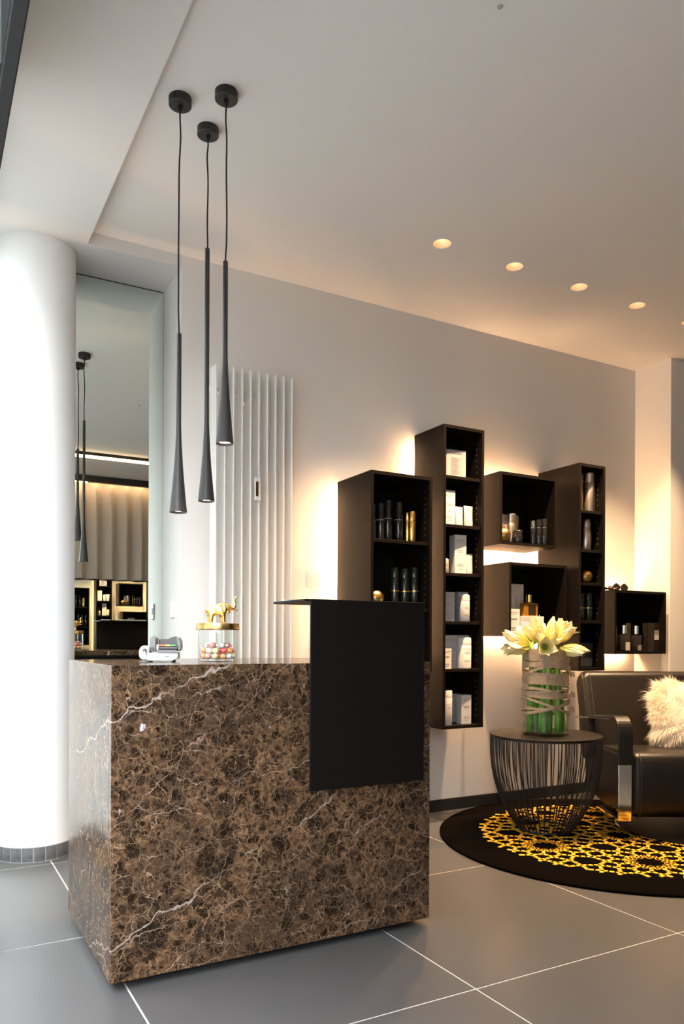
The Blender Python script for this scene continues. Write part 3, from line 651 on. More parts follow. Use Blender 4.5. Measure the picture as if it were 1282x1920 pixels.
def add_print_curved(t, r, h_):
    tmn = text_mesh('Leonor Greyl', 1.0, 0.25); wid = max(q.co.x for q in tmn.vertices) * 2; s_ = r * 1.5 / wid
    for q in tmn.vertices:
        a = q.co.x * s_ / r - 0.15; z = q.co.y * s_ * 1.3; q.co = (math.sin(a) * (r + 0.0004), -math.cos(a) * (r + 0.0004), z)
    put('lettering', tmn, 'print', t, (0, 0, h_ * 0.60))
    lb = MB()
    for zf, af in ((0.55, 0.35), (0.50, 0.5), (0.47, 0.4), (0.25, 0.4), (0.21, 0.5)):
        p = [(math.sin(a) * (r + 0.0004), -math.cos(a) * (r + 0.0004)) for a in [-0.15 + af * (k / 4 - 1) * 1.0 for k in range(9)]]
        for q0, q1 in zip(p, p[1:]): lb.quad((q0[0], q0[1], h_ * zf), (q1[0], q1[1], h_ * zf), (q1[0], q1[1], h_ * zf + 0.002), (q0[0], q0[1], h_ * zf + 0.002))
    lb.build('text_lines', 'printgrey', t)
def ball(label, u0, u1, vt, zs, y, mat):
    x, w_ = size_at(u0, u1, y); r = w_ / 2
    t = thing('round_tin', label, 'ball tin', (x, y + r, zs))
    def arc(a0, a1, n_=14): return [(r * math.cos(a0 + (a1 - a0) * k / n_), r + r * math.sin(a0 + (a1 - a0) * k / n_)) for k in range(n_ + 1)]
    p = arc(-PI / 2, -0.03); p[0] = (0, 0.0); MB().lathe([(0, 0.0008)] + [q for q in p if q[1] > 0.0008] + [(r * 0.95, r - 0.001)], 40).build('lower_half', mat, t, SM)
    MB().lathe([(r * 0.95, r + 0.001)] + arc(0.03, PI / 2), 40).build('upper_half', mat, t, SM)
    MB().lathe([(r * 0.965, r - 0.0012), (r * 0.965, r + 0.0012)], 40).build('seam', 'jet', t, SM)
    return t
def tube_prod(label, u0, u1, vt, zs, y, mat='cream', capm='whiteplastic', rz=0.0):
    x, w_ = size_at(u0, u1, y); h_ = zpix((u0 + u1) / 2, vt, y) - zs
    t = thing('cream_tube', label, 'tube', (x, y + w_ * 0.35, zs), rz)
    r = w_ * 0.40; hc = h_ * 0.17
    MB().lathe([(0, 0), (r * 0.95, 0), (r, 0.002), (r, hc), (0, hc)], 24).build('cap', capm, t, SM)
    vs = []; n_ = 24; K = 8
    for k in range(K + 1):
        s_ = k / K; rx = r + (w_ / 2 - r) * s_; ry = r * (1 - s_) + 0.0012 * s_ + r * 0.25 * s_ * (1 - s_); z = hc + 0.001 + (h_ - hc - 0.001) * s_
        vs += [(rx * math.cos(2 * PI * i / n_), ry * math.sin(2 * PI * i / n_), z) for i in range(n_)]
    fs = [(k * n_ + i, k * n_ + (i + 1) % n_, (k + 1) * n_ + (i + 1) % n_, (k + 1) * n_ + i) for k in range(K) for i in range(n_)] + [tuple(K * n_ + i for i in range(n_)), tuple(range(n_ - 1, -1, -1))]
    MB().add(vs, fs).build('body', mat, t, SM)
    tmn = text_mesh('Leonor Greyl', 1.0, 0.25); wid = max(q.co.x for q in tmn.vertices) * 2; s_ = w_ * 0.6 / wid
    def yy(z): q = max(0, min(1, (z - hc) / (h_ - hc))); return -(r * (1 - q) + 0.0012 * q + r * 0.25 * q * (1 - q)) - 0.0008
    for q in tmn.vertices:
        z = h_ * 0.76 + q.co.y * s_ * 1.3; q.co = (q.co.x * s_, yy(z) - 0.0005, z)
    put('lettering', tmn, 'print', t)
    lb = MB()
    for zf, wf in ((0.70, 0.4), (0.60, 0.45), (0.56, 0.35), (0.36, 0.35), (0.32, 0.4)):
        z = h_ * zf; lb.quad((-w_ * wf / 2, yy(z) - 0.001, z), (w_ * wf / 2, yy(z) - 0.001, z), (w_ * wf / 2, yy(z + 0.002) - 0.001, z + 0.002), (-w_ * wf / 2, yy(z + 0.002) - 0.001, z + 0.002))
    lb.build('text_lines', 'printgrey', t)
    return t

# -- tall unit with white products
y2 = 3.36
x, w_ = size_at(839.5, 876, y2)
sg = thing('sign_holder', 'clear acrylic stand with a printed price sheet on the topmost shelf', 'sign', (x, y2, K2[0]), -0.10)
h_ = zpix(857, 841, y2) - K2[0]
bx('acrylic_block', 'acrylic', sg, -w_ / 2, w_ / 2, 0, 0.022, 0, h_, 0.001, 1)
sh = bx('paper', 'carton', sg, -w_ / 2 + 0.003, w_ / 2 - 0.003, 0.024, 0.025, 0.001, h_ - 0.002)
bx('panel', 'cream', sg, -w_ * 0.30, w_ * 0.30, 0.0231, 0.0238, 0.012, h_ * 0.76)
lb = MB()
for k in range(15):
    z = h_ * (0.14 + 0.04 * k); a = -w_ * 0.24; e = a + w_ * (0.30 + 0.16 * ((k * 7) % 5) / 5); lb.quad((a, 0.0225, z), (e, 0.0225, z), (e, 0.0225, z + 0.0022), (a, 0.0225, z + 0.0022))
lb.quad((-w_ * 0.2, 0.0225, h_ * 0.86), (w_ * 0.28, 0.0225, h_ * 0.86), (w_ * 0.28, 0.0225, h_ * 0.89), (-w_ * 0.2, 0.0225, h_ * 0.89))
lb.build('text_lines', 'printgrey', sg)
carton('tall white box with a gold seal beside two cream tubes', 830.5, 852.5, 919, K2[1], y2, 0.055, dots=True)
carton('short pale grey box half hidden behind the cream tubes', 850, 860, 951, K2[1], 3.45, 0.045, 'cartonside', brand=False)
tube_prod('cream tube standing next to a tall white box with gold seal', 855.5, 871, 949, K2[1], y2 + 0.01)
tube_prod('cream tube at the end of its row, beside another tube', 873, 890, 948, K2[1], y2)
# bottle with a long neck
x, w_ = size_at(830, 844.5, y2 + 0.02); r = w_ / 2; zb_ = K2[2]
t = thing('pump_bottle', 'small cream bottle with a slim gold neck beside the tallest white box', 'bottle', (x, y2 + 0.02 + r, zb_))
hb_ = zpix(838, 1046, y2 + 0.03) - zb_; ht_ = zpix(838, 1028, y2 + 0.03) - zb_
MB().lathe([(0, 0), (r * 0.95, 0), (r, 0.002), (r, hb_ - 0.008), (r * 0.6, hb_), (0, hb_)], 28).build('body', 'cream', t, SM)
MB().lathe([(0.006, hb_), (0.006, ht_ - 0.012), (0.004, ht_), (0, ht_)], 16).build('neck', 'bronze', t, SM); add_print_curved(t, r, hb_)
carton('tallest white box with lettering, standing between bottle and tube', 853, 873, 1003, K2[2], y2 + 0.005, 0.060, rz=-0.12)
tube_prod('single cream tube standing to the side of the tallest white box', 874.5, 889.5, 1038, K2[2], y2)
for i, (a, e, yy_) in enumerate(((826, 851, 3.40), (852, 877, 3.415))):
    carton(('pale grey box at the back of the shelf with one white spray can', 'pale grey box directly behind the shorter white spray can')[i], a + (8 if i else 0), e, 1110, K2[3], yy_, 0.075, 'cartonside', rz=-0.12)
can('shorter white spray can in front of two pale grey boxes', 869, 884.5, 1114, K2[3], y2 - 0.015, 'carton', 'cream', 0.24, dome=True, brand=True, name='spray_can')
for i, (a, e, yy_) in enumerate(((832, 856, 3.41), (857, 881, 3.43))):
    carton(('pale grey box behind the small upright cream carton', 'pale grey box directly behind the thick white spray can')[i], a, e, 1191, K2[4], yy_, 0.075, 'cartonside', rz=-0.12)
carton('small upright cream carton in front of a pale grey box', 828, 847, 1216, K2[4], y2 - 0.015, 0.03, 'cream')
can('thick white spray can in front of pale grey boxes', 868, 889.5, 1194, K2[4], y2 - 0.02, 'carton', 'carton', 0.25, dome=True, brand=True)
zf = 0.520 + 0.0165
can('slim tall white can on the lowest shelf board', 838, 852, 1295, zf, y2 - 0.02, 'cream', 'cream', 0.2, brand=True)
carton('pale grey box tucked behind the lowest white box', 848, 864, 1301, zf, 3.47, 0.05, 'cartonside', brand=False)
carton('lowest white box with lettering beside the slim tall can', 867, 883.5, 1303, zf, y2 + 0.005, 0.06, rz=-0.14)
# -- wide unit: black and gold cans
yA = 3.33
zsh = 0.0
for i, (a, e, vt, lb_) in enumerate(((695, 707, 946, 'black glossy can nearest the side panel, first in a row of four'), (710, 722.5, 943, 'second black glossy can from the side panel, in a row of four'), (724, 737.5, 937, 'tallest black glossy can in a row of four'), (744, 757.5, 941, 'black glossy can standing next to slim gold can'))):
    can(lb_, a, e, vt, Z1, yA, 'blackgloss', 'blackgloss', 0.2, band=(0.55, 0.004, 'labeldim'))
can('slim gold can between a black can and a wider gold can', 761.5, 769, 961, Z1, yA, 'gold', 'gold', 0.3, band=(0.68, 0.002, 'bronze'))
can('wide gold can at the end of the row of black cans', 769.5, 781.5, 959, Z1, yA - 0.03, 'gold', 'gold', 0.3, band=(0.68, 0.002, 'bronze'))
ball('gold ball tin beside dark green cans, just above the desk panel', 696.5, 727, 1097, Z2, yA - 0.03, 'gold')
for i, (a, e, vt) in enumerate(((737, 751, 1064), (756, 770.5, 1066), (774, 789, 1064))):
    can(('dark green glossy can closest to the gold ball tin', 'middle can of three dark green glossy cans', 'dark green glossy can furthest from the gold ball tin')[i], a, e, vt, Z2, yA, 'greengloss', 'greengloss', 0.24, band=(0.42, 0.006, 'bronze'))
zA = 0.836 + 0.0165
for i, (xx, hh) in enumerate(((2.17, 0.19), (2.25, 0.19))):
    t = can(('satin silver can on the hidden bottom board behind the desk, with a twin', 'satin silver can on the hidden bottom board, closer to the pin holes')[i], 700, 714, 1000, zA, 3.33, 'silver', 'silver', 0.25, hz=hh); t.location.x = xx
t = carton('low gold coloured box on the hidden bottom board behind the desk', 700, 722, 1000, zA, 3.37, 0.05, 'bronze', brand=False, hz=0.21, prints=False); t.location.x = 2.10
# -- upper cube
zc_ = 1.546 + 0.0165
can('satin silver can directly behind the gold ball tin in the cube', 938.5, 952, 964, zc_, 3.43, 'silver', 'silver', 0.3, band=(0.70, 0.002, 'bronze'))
can('widest satin silver can in the cube, beside the small black jar', 955.5, 972.5, 963, zc_, 3.40, 'silver', 'silver', 0.3, band=(0.70, 0.002, 'bronze'))
can('dark bronze can half hidden behind the widest silver can', 966, 976.5, 967, zc_, 3.49, 'bronze', 'bronze', 0.3)
ball('bronze ball tin in front of silver cans in the upper cube', 940.5, 963.5, 997, zc_, 3.345, 'bronze')
can('small squat black jar with gold print beside the silver cans', 969, 982.5, 994, zc_, 3.35, 'blackgloss', 'blackgloss', 0.28, band=(0.35, 0.016, 'jet'), cat='jar', name='cream_jar')
for i, (a, e, vt) in enumerate(((998, 1005, 976), (1008.5, 1016, 974), (1019, 1028.5, 973))):
    can(('thin black tube can closest to the squat black jar', 'middle one of three thin black tube cans', 'thickest of three thin black tube cans')[i], a, e, vt, zc_, 3.36, 'blackgloss', 'chrome' if i == 0 else 'blackgloss', 0.3, band=(0.68, 0.003, 'silver'))
# -- lower cube
zd = 1.026 + 0.0165
t = carton('tall flat white box leaning at the back of the lower cube', 951, 981.5, 1095, zd, 3.475, 0.02, 'carton', brand=False, prints=False)
tmn = text_mesh('Leonor Greyl', 0.026, 0.2); put('lettering', tmn, 'printgrey', t, (0.036, -0.0008, 0.13), (PI / 2, PI / 2, 0)); tmn = text_mesh('COMPLEXE', 0.020, 0.0); put('lettering', tmn, 'printgrey', t, (-0.004, -0.0008, 0.18), (PI / 2, PI / 2, 0))
carton('shorter white box in front of the tall flat one, lower cube', 953, 974.5, 1142, zd, 3.36, 0.045)
t = carton('low wide pale blue box carrying the amber oil bottle', 976, 1020, 1155.5, zd, 3.37, 0.09, 'carton', brand=False, prints=False)
bw = aty(1020, 1100, 3.37).x - aty(976, 1100, 3.37).x; zbx = zpix(998, 1155.5, 3.37)
bx('blue_panel', 'cartonblue', t, -bw / 2 + 0.001, bw * 0.18, -0.0012, -0.0002, 0.002, zbx - zd - 0.03); bx('blue_panel', 'cartonside', t, -bw / 2 + 0.001, bw * 0.18, -0.0012, -0.0002, zbx - zd - 0.0295, zbx - zd - 0.002)
def flat_bottle(label, u0, u1, vt, vs_, c0, c1, zs, y, mat, capm, lab=None, depth=0.035):
    x, w_ = size_at(u0, u1, y); h_ = zpix((u0 + u1) / 2, vs_, y) - zs; hc = zpix((u0 + u1) / 2, vt, y) - zs; cw = size_at(c0, c1, y)[1] / 2
    t = thing('oil_bottle', label, 'bottle', (x, y, zs))
    bx('body', mat, t, -w_ / 2, w_ / 2, 0, depth, 0, h_, 0.004, 2, SM)
    MB().lathe([(cw * 0.8, h_), (cw * 0.8, h_ + (hc - h_) * 0.15)], 20, 0, depth / 2).build('neck', mat, t, SM)
    MB().lathe([(0, h_ + (hc - h_) * 0.12), (cw, h_ + (hc - h_) * 0.12), (cw, hc - 0.001), (cw * 0.92, hc), (0, hc)], 24, 0, depth / 2).build('cap', capm, t, SM)
    if lab: bx('label', lab[0], t, lab[1] * w_, lab[2] * w_, -0.0008, -0.0002, lab[3] * h_, lab[4] * h_)
    return t
flat_bottle('square amber oil bottle with a gold cap on the pale blue box', 982, 1009, 1115, 1130.5, 991, 999.5, zbx, 3.385, 'amber', 'gold', ('brownglass', -0.18, 0.32, 0.08, 0.86))
# -- second tall narrow unit
y4 = 3.30
can('gold can partly behind the side panel, topmost shelf of narrow unit', 1081.5, 1096.5, 884, K4[0], y4 + 0.01, 'gold', 'silver', 0.26)
can('big satin silver gold can on the topmost shelf of narrow unit', 1103, 1119.5, 886, K4[0], y4, 'silver', 'silver', 0.24, band=(0.74, 0.002, 'bronze'))
can('dark can with gold gleam beside a silver can, narrow unit', 1082, 1096, 971, K4[1], y4 + 0.065, 'bronze', 'blackgloss', 0.25)
can('satin silver can on the second shelf of the narrow unit', 1097.5, 1112.5, 973, K4[1], y4, 'silver', 'silver', 0.26, band=(0.72, 0.002, 'bronze'))
can('dark can beside the small bronze ball tin, narrow unit', 1082, 1095, 1040, K4[2], y4 + 0.065, 'blackgloss', 'blackgloss', 0.25)
ball('small bronze ball tin on the middle shelf of the narrow unit', 1097, 1116.5, 1071, K4[2], y4 - 0.01, 'bronze')
for i, (a, e) in enumerate(((1087.5, 1099), (1103, 1114.5))):
    can(('dark green can near the side panel, fourth shelf of narrow unit', 'dark green can near the pin holes, fourth shelf of narrow unit')[i], a, e, 1112, K4[3], y4, 'greengloss', 'greengloss', 0.22, band=(0.45, 0.005, 'bronze'))
x, w_ = size_at(1083, 1111.5, y4 + 0.01); h_ = zpix(1098, 1205, y4 + 0.01) - 0.8395
t = thing('framed_photo', 'dark grey framed picture on the bottom board of the narrow unit', 'picture', (x, y4 + 0.01, 0.8395))
bx('frame', 'jet', t, -w_ / 2, w_ / 2, 0, 0.02, 0, h_, 0.001, 1); bx('picture', 'machdark', t, -w_ / 2 + 0.004, w_ / 2 - 0.004, -0.0006, 0.0, 0.008, h_ - 0.008)
lb = MB()
for k in range(6): lb.quad((-0.028, -0.0009, h_ * (0.42 + 0.06 * k)), (-0.028 + 0.02 + 0.008 * (k % 3), -0.0009, h_ * (0.42 + 0.06 * k)), (-0.028 + 0.02 + 0.008 * (k % 3), -0.0009, h_ * (0.42 + 0.06 * k) + 0.003), (-0.028, -0.0009, h_ * (0.42 + 0.06 * k) + 0.003))
lb.build('text_lines', 'printgrey', t)
# -- last cube by the pier
z5 = 0.920 + 0.0165
can('dark can at the side panel of the cube next to the pier', 1148, 1161.5, 1175, z5, 3.36, 'blackgloss', 'blackgloss', 0.2)
flat_bottle('dark square bottle with silver cap and pale label in the last cube', 1164.5, 1181.5, 1172, 1190, 1169, 1177, z5, 3.36, 'brownglass', 'chrome', ('labelgrey', 0.0, 0.48, 0.05, 0.55))
flat_bottle('dark square bottle with silver cap and dim label in the last cube', 1188, 1203.5, 1173, 1191, 1190, 1197.5, z5, 3.36, 'brownglass', 'chrome', ('labeldim', 0.02, 0.46, 0.05, 0.38))
carton('narrow brown box behind the bottle with the pale label', 1174, 1183, 1168, z5, 3.45, 0.05, 'bronze', brand=False, prints=False)
x, w_ = size_at(1215.5, 1238, 3.36); h_ = zpix(1226, 1168, 3.36) - z5
t = thing('product_box', 'black box with a pale paper label in the last cube', 'box', (x, 3.36, z5))
bx('carton', 'brownglass', t, -w_ / 2, w_ / 2, 0, 0.05, 0, h_, 0.0008, 1); bx('label', 'labelgrey', t, 0.0, w_ * 0.38, -0.0008, -0.0002, h_ * 0.40, h_ * 0.58); bx('label', 'labeldim', t, 0.0, w_ * 0.38, -0.0008, -0.0002, h_ * 0.58, h_ * 0.74)
# sunglasses lying on the last cube
t = thing('sunglasses', 'dark tortoiseshell sunglasses lying on top of the last cube', 'sunglasses', (3.95, 3.42, 1.321), 0.0)
for s_ in (-1, 1):
    p = [(s_ * 0.036 + 0.030 * math.cos(k * PI / 8), -0.004 * math.cos(k * PI / 8) ** 2, 0.024 + 0.021 * math.sin(k * PI / 8)) for k in range(17)]
    MB().tube(p, 0.0042, 8).build('rim', 'tort', t, SM)
    MB().lathe([(0, -0.0006), (0.028, -0.0006), (0.028, 0.0006), (0, 0.0006)], 24).build('lens', 'brownglass', t, loc=(s_ * 0.036, -0.003, 0.024)).rotation_euler = (PI / 2, 0, 0)
    MB().tube([(s_ * 0.068, 0, 0.030), (s_ * 0.070, 0.05, 0.028), (s_ * 0.069, 0.10, 0.020), (s_ * 0.066, 0.13, 0.005)], 0.004, 8).build('temple', 'tort', t, SM)
MB().tube([(-0.008, 0, 0.030), (0, -0.001, 0.034), (0.008, 0, 0.030)], 0.0035, 8).build('bridge', 'tort', t, SM)
t = thing('hair_clip', 'small dark tortoiseshell hair clip lying beside the sunglasses', 'hair clip', (3.84, 3.40, 1.321))
MB().tube([(-0.05 + 0.1 * k / 8, 0.012 * math.sin(k * 1.3), 0.010 + 0.007 * math.sin(k * 0.9) ** 2) for k in range(9)], 0.009, 10).build('clip_body', 'tort', t, SM)

# ------------------------------------------------------------------ rug
RX, RY, RR = 3.11, 2.694, 0.900
rg = thing('round_rug', 'round black rug with a yellow star lattice pattern', 'rug', (RX, RY, 0))
MB().lathe([(0, 0.0), (RR - 0.004, 0.0), (RR, 0.004), (RR, 0.010), (RR - 0.006, 0.0145), (RR - 0.02, 0.016), (0, 0.016)], 128).build('pile', 'rug', rg, SM)
pt = MB(); ZR = 0.0185; PRAD = 0.685
def strap(a, b_, wd=0.0165):
    a = Vector((a[0], a[1], 0)); b_ = Vector((b_[0], b_[1], 0)); n_ = max(2, int((b_ - a).length / 0.03) + 1)
    pr = [a.lerp(b_, k / n_) for k in range(n_ + 1)]
    for p, q in zip(pr, pr[1:]):
        mid = (p + q) / 2
        if mid.length > PRAD: continue
        t_ = (q - p).normalized(); s_ = Vector((-t_.y, t_.x, 0)) * wd / 2; e_ = t_ * wd * 0.25
        pt.add([(p - s_ - e_)[:2] + (ZR,), (q - s_ + e_)[:2] + (ZR,), (q + s_ + e_)[:2] + (ZR,), (p + s_ - e_)[:2] + (ZR,), (p - s_ - e_)[:2] + (0.0155,), (q - s_ + e_)[:2] + (0.0155,), (q + s_ + e_)[:2] + (0.0155,), (p + s_ - e_)[:2] + (0.0155,)],
               [(0, 1, 2, 3), (0, 4, 5, 1), (1, 5, 6, 2), (2, 6, 7, 3), (3, 7, 4, 0)])
SPC = 0.475
cs = [(0, 0)] + [(SPC * math.cos(math.radians(177 + 60 * k)), SPC * math.sin(math.radians(177 + 60 * k))) for k in range(6)]
for k in range(12):
    a_ = math.radians(177 + 30 * k); r_ = SPC * (2 if k % 2 == 0 else math.sqrt(3)); cs.append((r_ * math.cos(a_), r_ * math.sin(a_)))
NR = 12
for cx_, cy_ in cs:
    def pol(r_, a_): return (cx_ + r_ * math.cos(a_), cy_ + r_ * math.sin(a_))
    a0 = math.radians(177); da = 2 * PI / NR
    for k in range(NR):
        a_ = a0 + k * da
        strap(pol(0.105, a_), pol(0.066, a_ + da / 2)); strap(pol(0.066, a_ + da / 2), pol(0.105, a_ + da))       # star
        strap(pol(0.066, a_ + da / 2), pol(0.150, a_ + da / 2))
        strap(pol(0.150, a_ + da / 2), pol(0.190, a_ + da)); strap(pol(0.150, a_ + da / 2), pol(0.190, a_))
        strap(pol(0.190, a_), pol(0.248, a_ + da / 2)); strap(pol(0.190, a_), pol(0.248, a_ - da / 2))
pt.build('lattice_pattern', 'rugy', rg)

# ------------------------------------------------------------------ wire side table
TX, TY, TR, TH_ = 2.875, 2.97, 0.288, 0.513; TZ0 = 0.0185
tb = thing('wire_side_table', 'round black side table made of bent wires on the rug', 'side table', (TX, TY, 0))
MB().lathe([(0, TH_ - 0.008), (TR - 0.004, TH_ - 0.008), (TR, TH_ - 0.006), (TR, TH_ - 0.001), (TR - 0.001, TH_), (0, TH_)], 96).build('top_plate', 'tabletop', tb, SM)
def wr(s_):   # wire radius from top (0) to foot (1)
    return (TR - 0.005) * (1 + 0.012 * math.sin(PI * s_) - 0.50 * s_ ** 2.5)
for k in range(92):
    a_ = 2 * PI * k / 92; sw = 0.035 * (1 if k % 2 else -1); ro = 0.0 if k % 2 else -0.006
    p = []
    for q in range(9):
        s_ = q / 8; r_ = wr(s_) + ro; aa = a_ + sw * s_; p.append((r_ * math.cos(aa), r_ * math.sin(aa), TH_ - 0.006 - (TH_ - 0.006 - TZ0 - 0.004) * s_))
    MB().tube(p, 0.0023, 4, False).build('wire', 'wire', tb, True)
rb = wr(1.0)
for r_, z_ in ((rb, TZ0 + 0.004), (wr(0) - 0.002, TH_ - 0.012)):
    MB().tube([(r_ * math.cos(2 * PI * k / 48), r_ * math.sin(2 * PI * k / 48), z_) for k in range(49)], 0.004, 8, False).build('ring', 'wire', tb, True)

# ------------------------------------------------------------------ vase with amaryllis
VX, VY, VR, VH = TX - 0.012, TY - 0.012, 0.1165, 0.445
vz = TH_
va = thing('glass_vase', 'cylindrical glass vase wrapped in raffia on the wire table', 'vase', (VX, VY, vz))
MB().lathe([(0, 0), (VR - 0.004, 0), (VR, 0.005), (VR, VH), (VR - 0.004, VH), (VR - 0.004, 0.014), (0, 0.014)], 64).build('glass_body', 'glass', va, SM)
MB().lathe([(0, 0.0155), (VR - 0.0055, 0.0155), (VR - 0.0055, 0.11), (0, 0.11)], 48).build('water', 'water', va, SM)
def raffia(z, wd, tilt, ph, dr=0.002, a0=0.0, a1=2 * PI, wav=0.0):
    n_ = 72; b_ = MB(); pts = []; wv = []; nv = []
    for k in range(n_ + 1):
        a_ = a0 + (a1 - a0) * k / n_; r_ = VR + dr + 0.0015 * math.sin(3 * a_ + ph); c_, s_ = math.cos(a_), math.sin(a_)
        pts.append((r_ * c_, r_ * s_, z + tilt * math.sin(a_ + ph) + wav * math.sin(5 * a_ + ph))); wv.append((0, 0, wd / 2)); nv.append((c_, s_, 0))
    b_.strip(pts, wv, 0.0012, nv).build('raffia_strip', 'raffia', va, SM)
va_view = math.atan2(-VY, -VX)
for z, wd, ti, ph, dr in ((0.425, 0.034, 0.004, 0.3, 0.001), (0.398, 0.030, 0.006, 1.6, 0.002), (0.370, 0.032, 0.005, 3.0, 0.001), (0.300, 0.052, 0.006, 2.0, 0.001), (0.335, 0.020, 0.030, 0.2, 0.004), (0.318, 0.012, 0.045, 5.6, 0.005),
                         (0.268, 0.014, 0.006, 1.0, 0.002), (0.235, 0.010, 0.010, 4.0, 0.003), (0.218, 0.030, 0.012, 2.6, 0.001), (0.205, 0.014, 0.040, 0.6, 0.005), (0.185, 0.012, 0.045, 3.4, 0.005), (0.150, 0.013, 0.045, 1.2, 0.006), (0.140, 0.016, 0.030, 4.6, 0.004), (0.120, 0.010, 0.022, 0.2, 0.004)):
    raffia(z, wd, ti, ph + va_view, dr)
for z, ang in ((0.315, 0.9), (0.135, 0.85), (0.21, 0.95)):   # loose bows at the side
    a_ = va_view + ang * PI / 2; c_, s_ = math.cos(a_), math.sin(a_); p = []; wv = []; nv = []
    for k in range(21):
        q = 2 * PI * k / 20; p.append(((VR + 0.006 + 0.012 * (1 - math.cos(q))) * c_ - 0.018 * math.sin(q) * s_, (VR + 0.006 + 0.012 * (1 - math.cos(q))) * s_ + 0.018 * math.sin(q) * c_, z + 0.006 * math.sin(q * 2))); wv.append((0, 0, 0.009)); nv.append((c_ * math.cos(q), s_ * math.cos(q), 0.2))
    MB().strip(p, wv, 0.001, nv).build('raffia_loop', 'raffia', va, SM)
_pm = {}
def petal_mesh(open_, length, width):
    key = (round(open_, 2), round(length, 3), round(width, 3))
    if key in _pm: return _pm[key]
    nu, nv_ = 9, 7; vs = []; fs = []
    for i in range(nu + 1):
        s_ = i / nu
        rad = 0.006 + length * 0.27 * (s_ ** 0.85) * (0.5 + 0.7 * open_) + open_ * length * 0.30 * max(0, s_ - 0.55) ** 1.5 * 3 - (1 - open_) * length * 0.30 * max(0, s_ - 0.5) ** 1.2 * 2
        hw = width / 2 * (math.sin(PI * min(1, 0.10 + 0.90 * s_) ** 0.85) ** 0.75 if s_ < 0.995 else 0.02)
        z = length * (s_ - open_ * 0.16 * s_ ** 3)
        for j in range(nv_ + 1):
            q = j / nv_ * 2 - 1
            vs.append((rad + 0.004 * math.cos(q * PI * 0.5) - 0.22 * hw * q * q * (1.2 - open_ * 0.8), q * hw, z + 0.003 * math.sin(q * 9 + s_ * 7) * s_))
    for i in range(nu):
        for j in range(nv_): a_ = i * (nv_ + 1) + j; fs.append((a_, a_ + 1, a_ + nv_ + 2, a_ + nv_ + 1))
    me = MB().add(vs, fs).mesh('petal'); me.shade_smooth(); _pm[key] = me; return me
def bloom(parent, base, dirv, open_, length, width, green=False):
    q = Vector((0, 0, 1)).rotation_difference(Vector(dirv).normalized())
    cb = MB().lathe([(0, -0.016), (0.0055, -0.014), (0.0095, 0.004), (0.012, length * 0.16), (0.010, length * 0.22)], 14)
    bl = cb.build('bloom', 'calyx', parent, SM, loc=base); bl.rotation_mode = 'QUATERNION'; bl.rotation_quaternion = q
    off = random.uniform(0, 1)
    for k in range(6):
        me = petal_mesh(open_ * (1.0 if k % 2 else 0.86), length * (1.0 if k % 2 else 0.96), width)
        o = put('petal', me, 'petal', bl, (0, 0, 0), (0, 0, off + k * PI / 3))
    return bl
def stem_flower(label, foot, top, blooms):
    t = thing('amaryllis_stem', label, 'flower', (VX, VY, vz), 0, 'amaryllis stems in the vase')
    f0 = Vector((foot[0], foot[1], 0.017)); t1 = Vector(top); mid = f0.lerp(t1, 0.5)
    pts = [f0.lerp(t1, k / 8) for k in range(9)]
    MB().tube(pts, [0.020, 0.020, 0.0195, 0.0185, 0.017, 0.014, 0.013, 0.0125, 0.011], 14).build('stalk', 'stem', t, True)
    for (dx, dy, dz, op, ln, wd) in blooms:
        b0 = t1 + Vector((dx, dy, dz)).normalized() * 0.028
        MB().tube([t1 - Vector((0, 0, 0.01)), t1 + Vector((dx, dy, dz)).normalized() * 0.026], 0.0048, 8).build('pedicel', 'calyx', t, True)
        bloom(t, b0, (dx, dy, dz), op, ln, wd)
# directions use view axes: r = screen right, n = towards the viewer
vr = Vector((R0.x, R0.y, 0)); vn = -Vector((FW.x, FW.y, 0))
def dv(a, b_, c_): q = vr * a + vn * b_ + Vector((0, 0, c_)); return (q.x, q.y, q.z)
def fp(a, b_): q = vr * a + vn * b_; return (q.x, q.y)
def tp(a, b_, z): q = vr * (a - 0.018) + vn * b_; return (q.x, q.y, z)
B = 0.125
stem_flower('white amaryllis drooping furthest from the armchair, over the vase rim', fp(-0.084, 0.02), tp(-0.060, 0.03, 0.455),
            [dv(-1, 0.35, -0.06) + (0.45, 0.150, 0.072), dv(-0.85, 0.1, 0.42) + (0.25, 0.150, 0.072), dv(-0.95, -0.2, 0.18) + (0.3, 0.10, 0.05)])
stem_flower('white amaryllis with the tallest open bloom, upright over the vase', fp(-0.055, -0.03), tp(-0.012, -0.01, 0.475),
            [dv(-0.25, 0.1, 1.0) + (0.42, 0.125, 0.070), dv(-0.8, 0.3, 0.75) + (0.35, 0.105, 0.058), dv(0.3, -0.5, 0.9) + (0.2, 0.10, 0.05)])
stem_flower('white amaryllis with a bloom facing out over the raffia wrap', fp(-0.038, 0.072), tp(-0.012, 0.075, 0.455),
            [dv(-0.12, 1.0, 0.02) + (0.75, 0.115, 0.070), dv(-0.35, 0.6, 0.75) + (0.3, 0.095, 0.055)])
stem_flower('white amaryllis with tight pointed buds above the vase middle', fp(0.006, 0.035), tp(0.030, 0.02, 0.465),
            [dv(0.12, 0.1, 1.0) + (0.12, 0.125, 0.056), dv(0.05, 0.75, 0.65) + (0.05, 0.085, 0.040), dv(0.55, 0.75, 0.35) + (0.02, 0.060, 0.030)])
stem_flower('white amaryllis with full open blooms near the armchair', fp(0.086, 0.012), tp(0.062, 0.0, 0.47),
            [dv(0.35, 0.2, 1.0) + (0.5, 0.120, 0.070), dv(0.75, -0.1, 0.72) + (0.6, 0.125, 0.066), dv(0.5, 0.6, 0.65) + (0.15, 0.10, 0.05)])
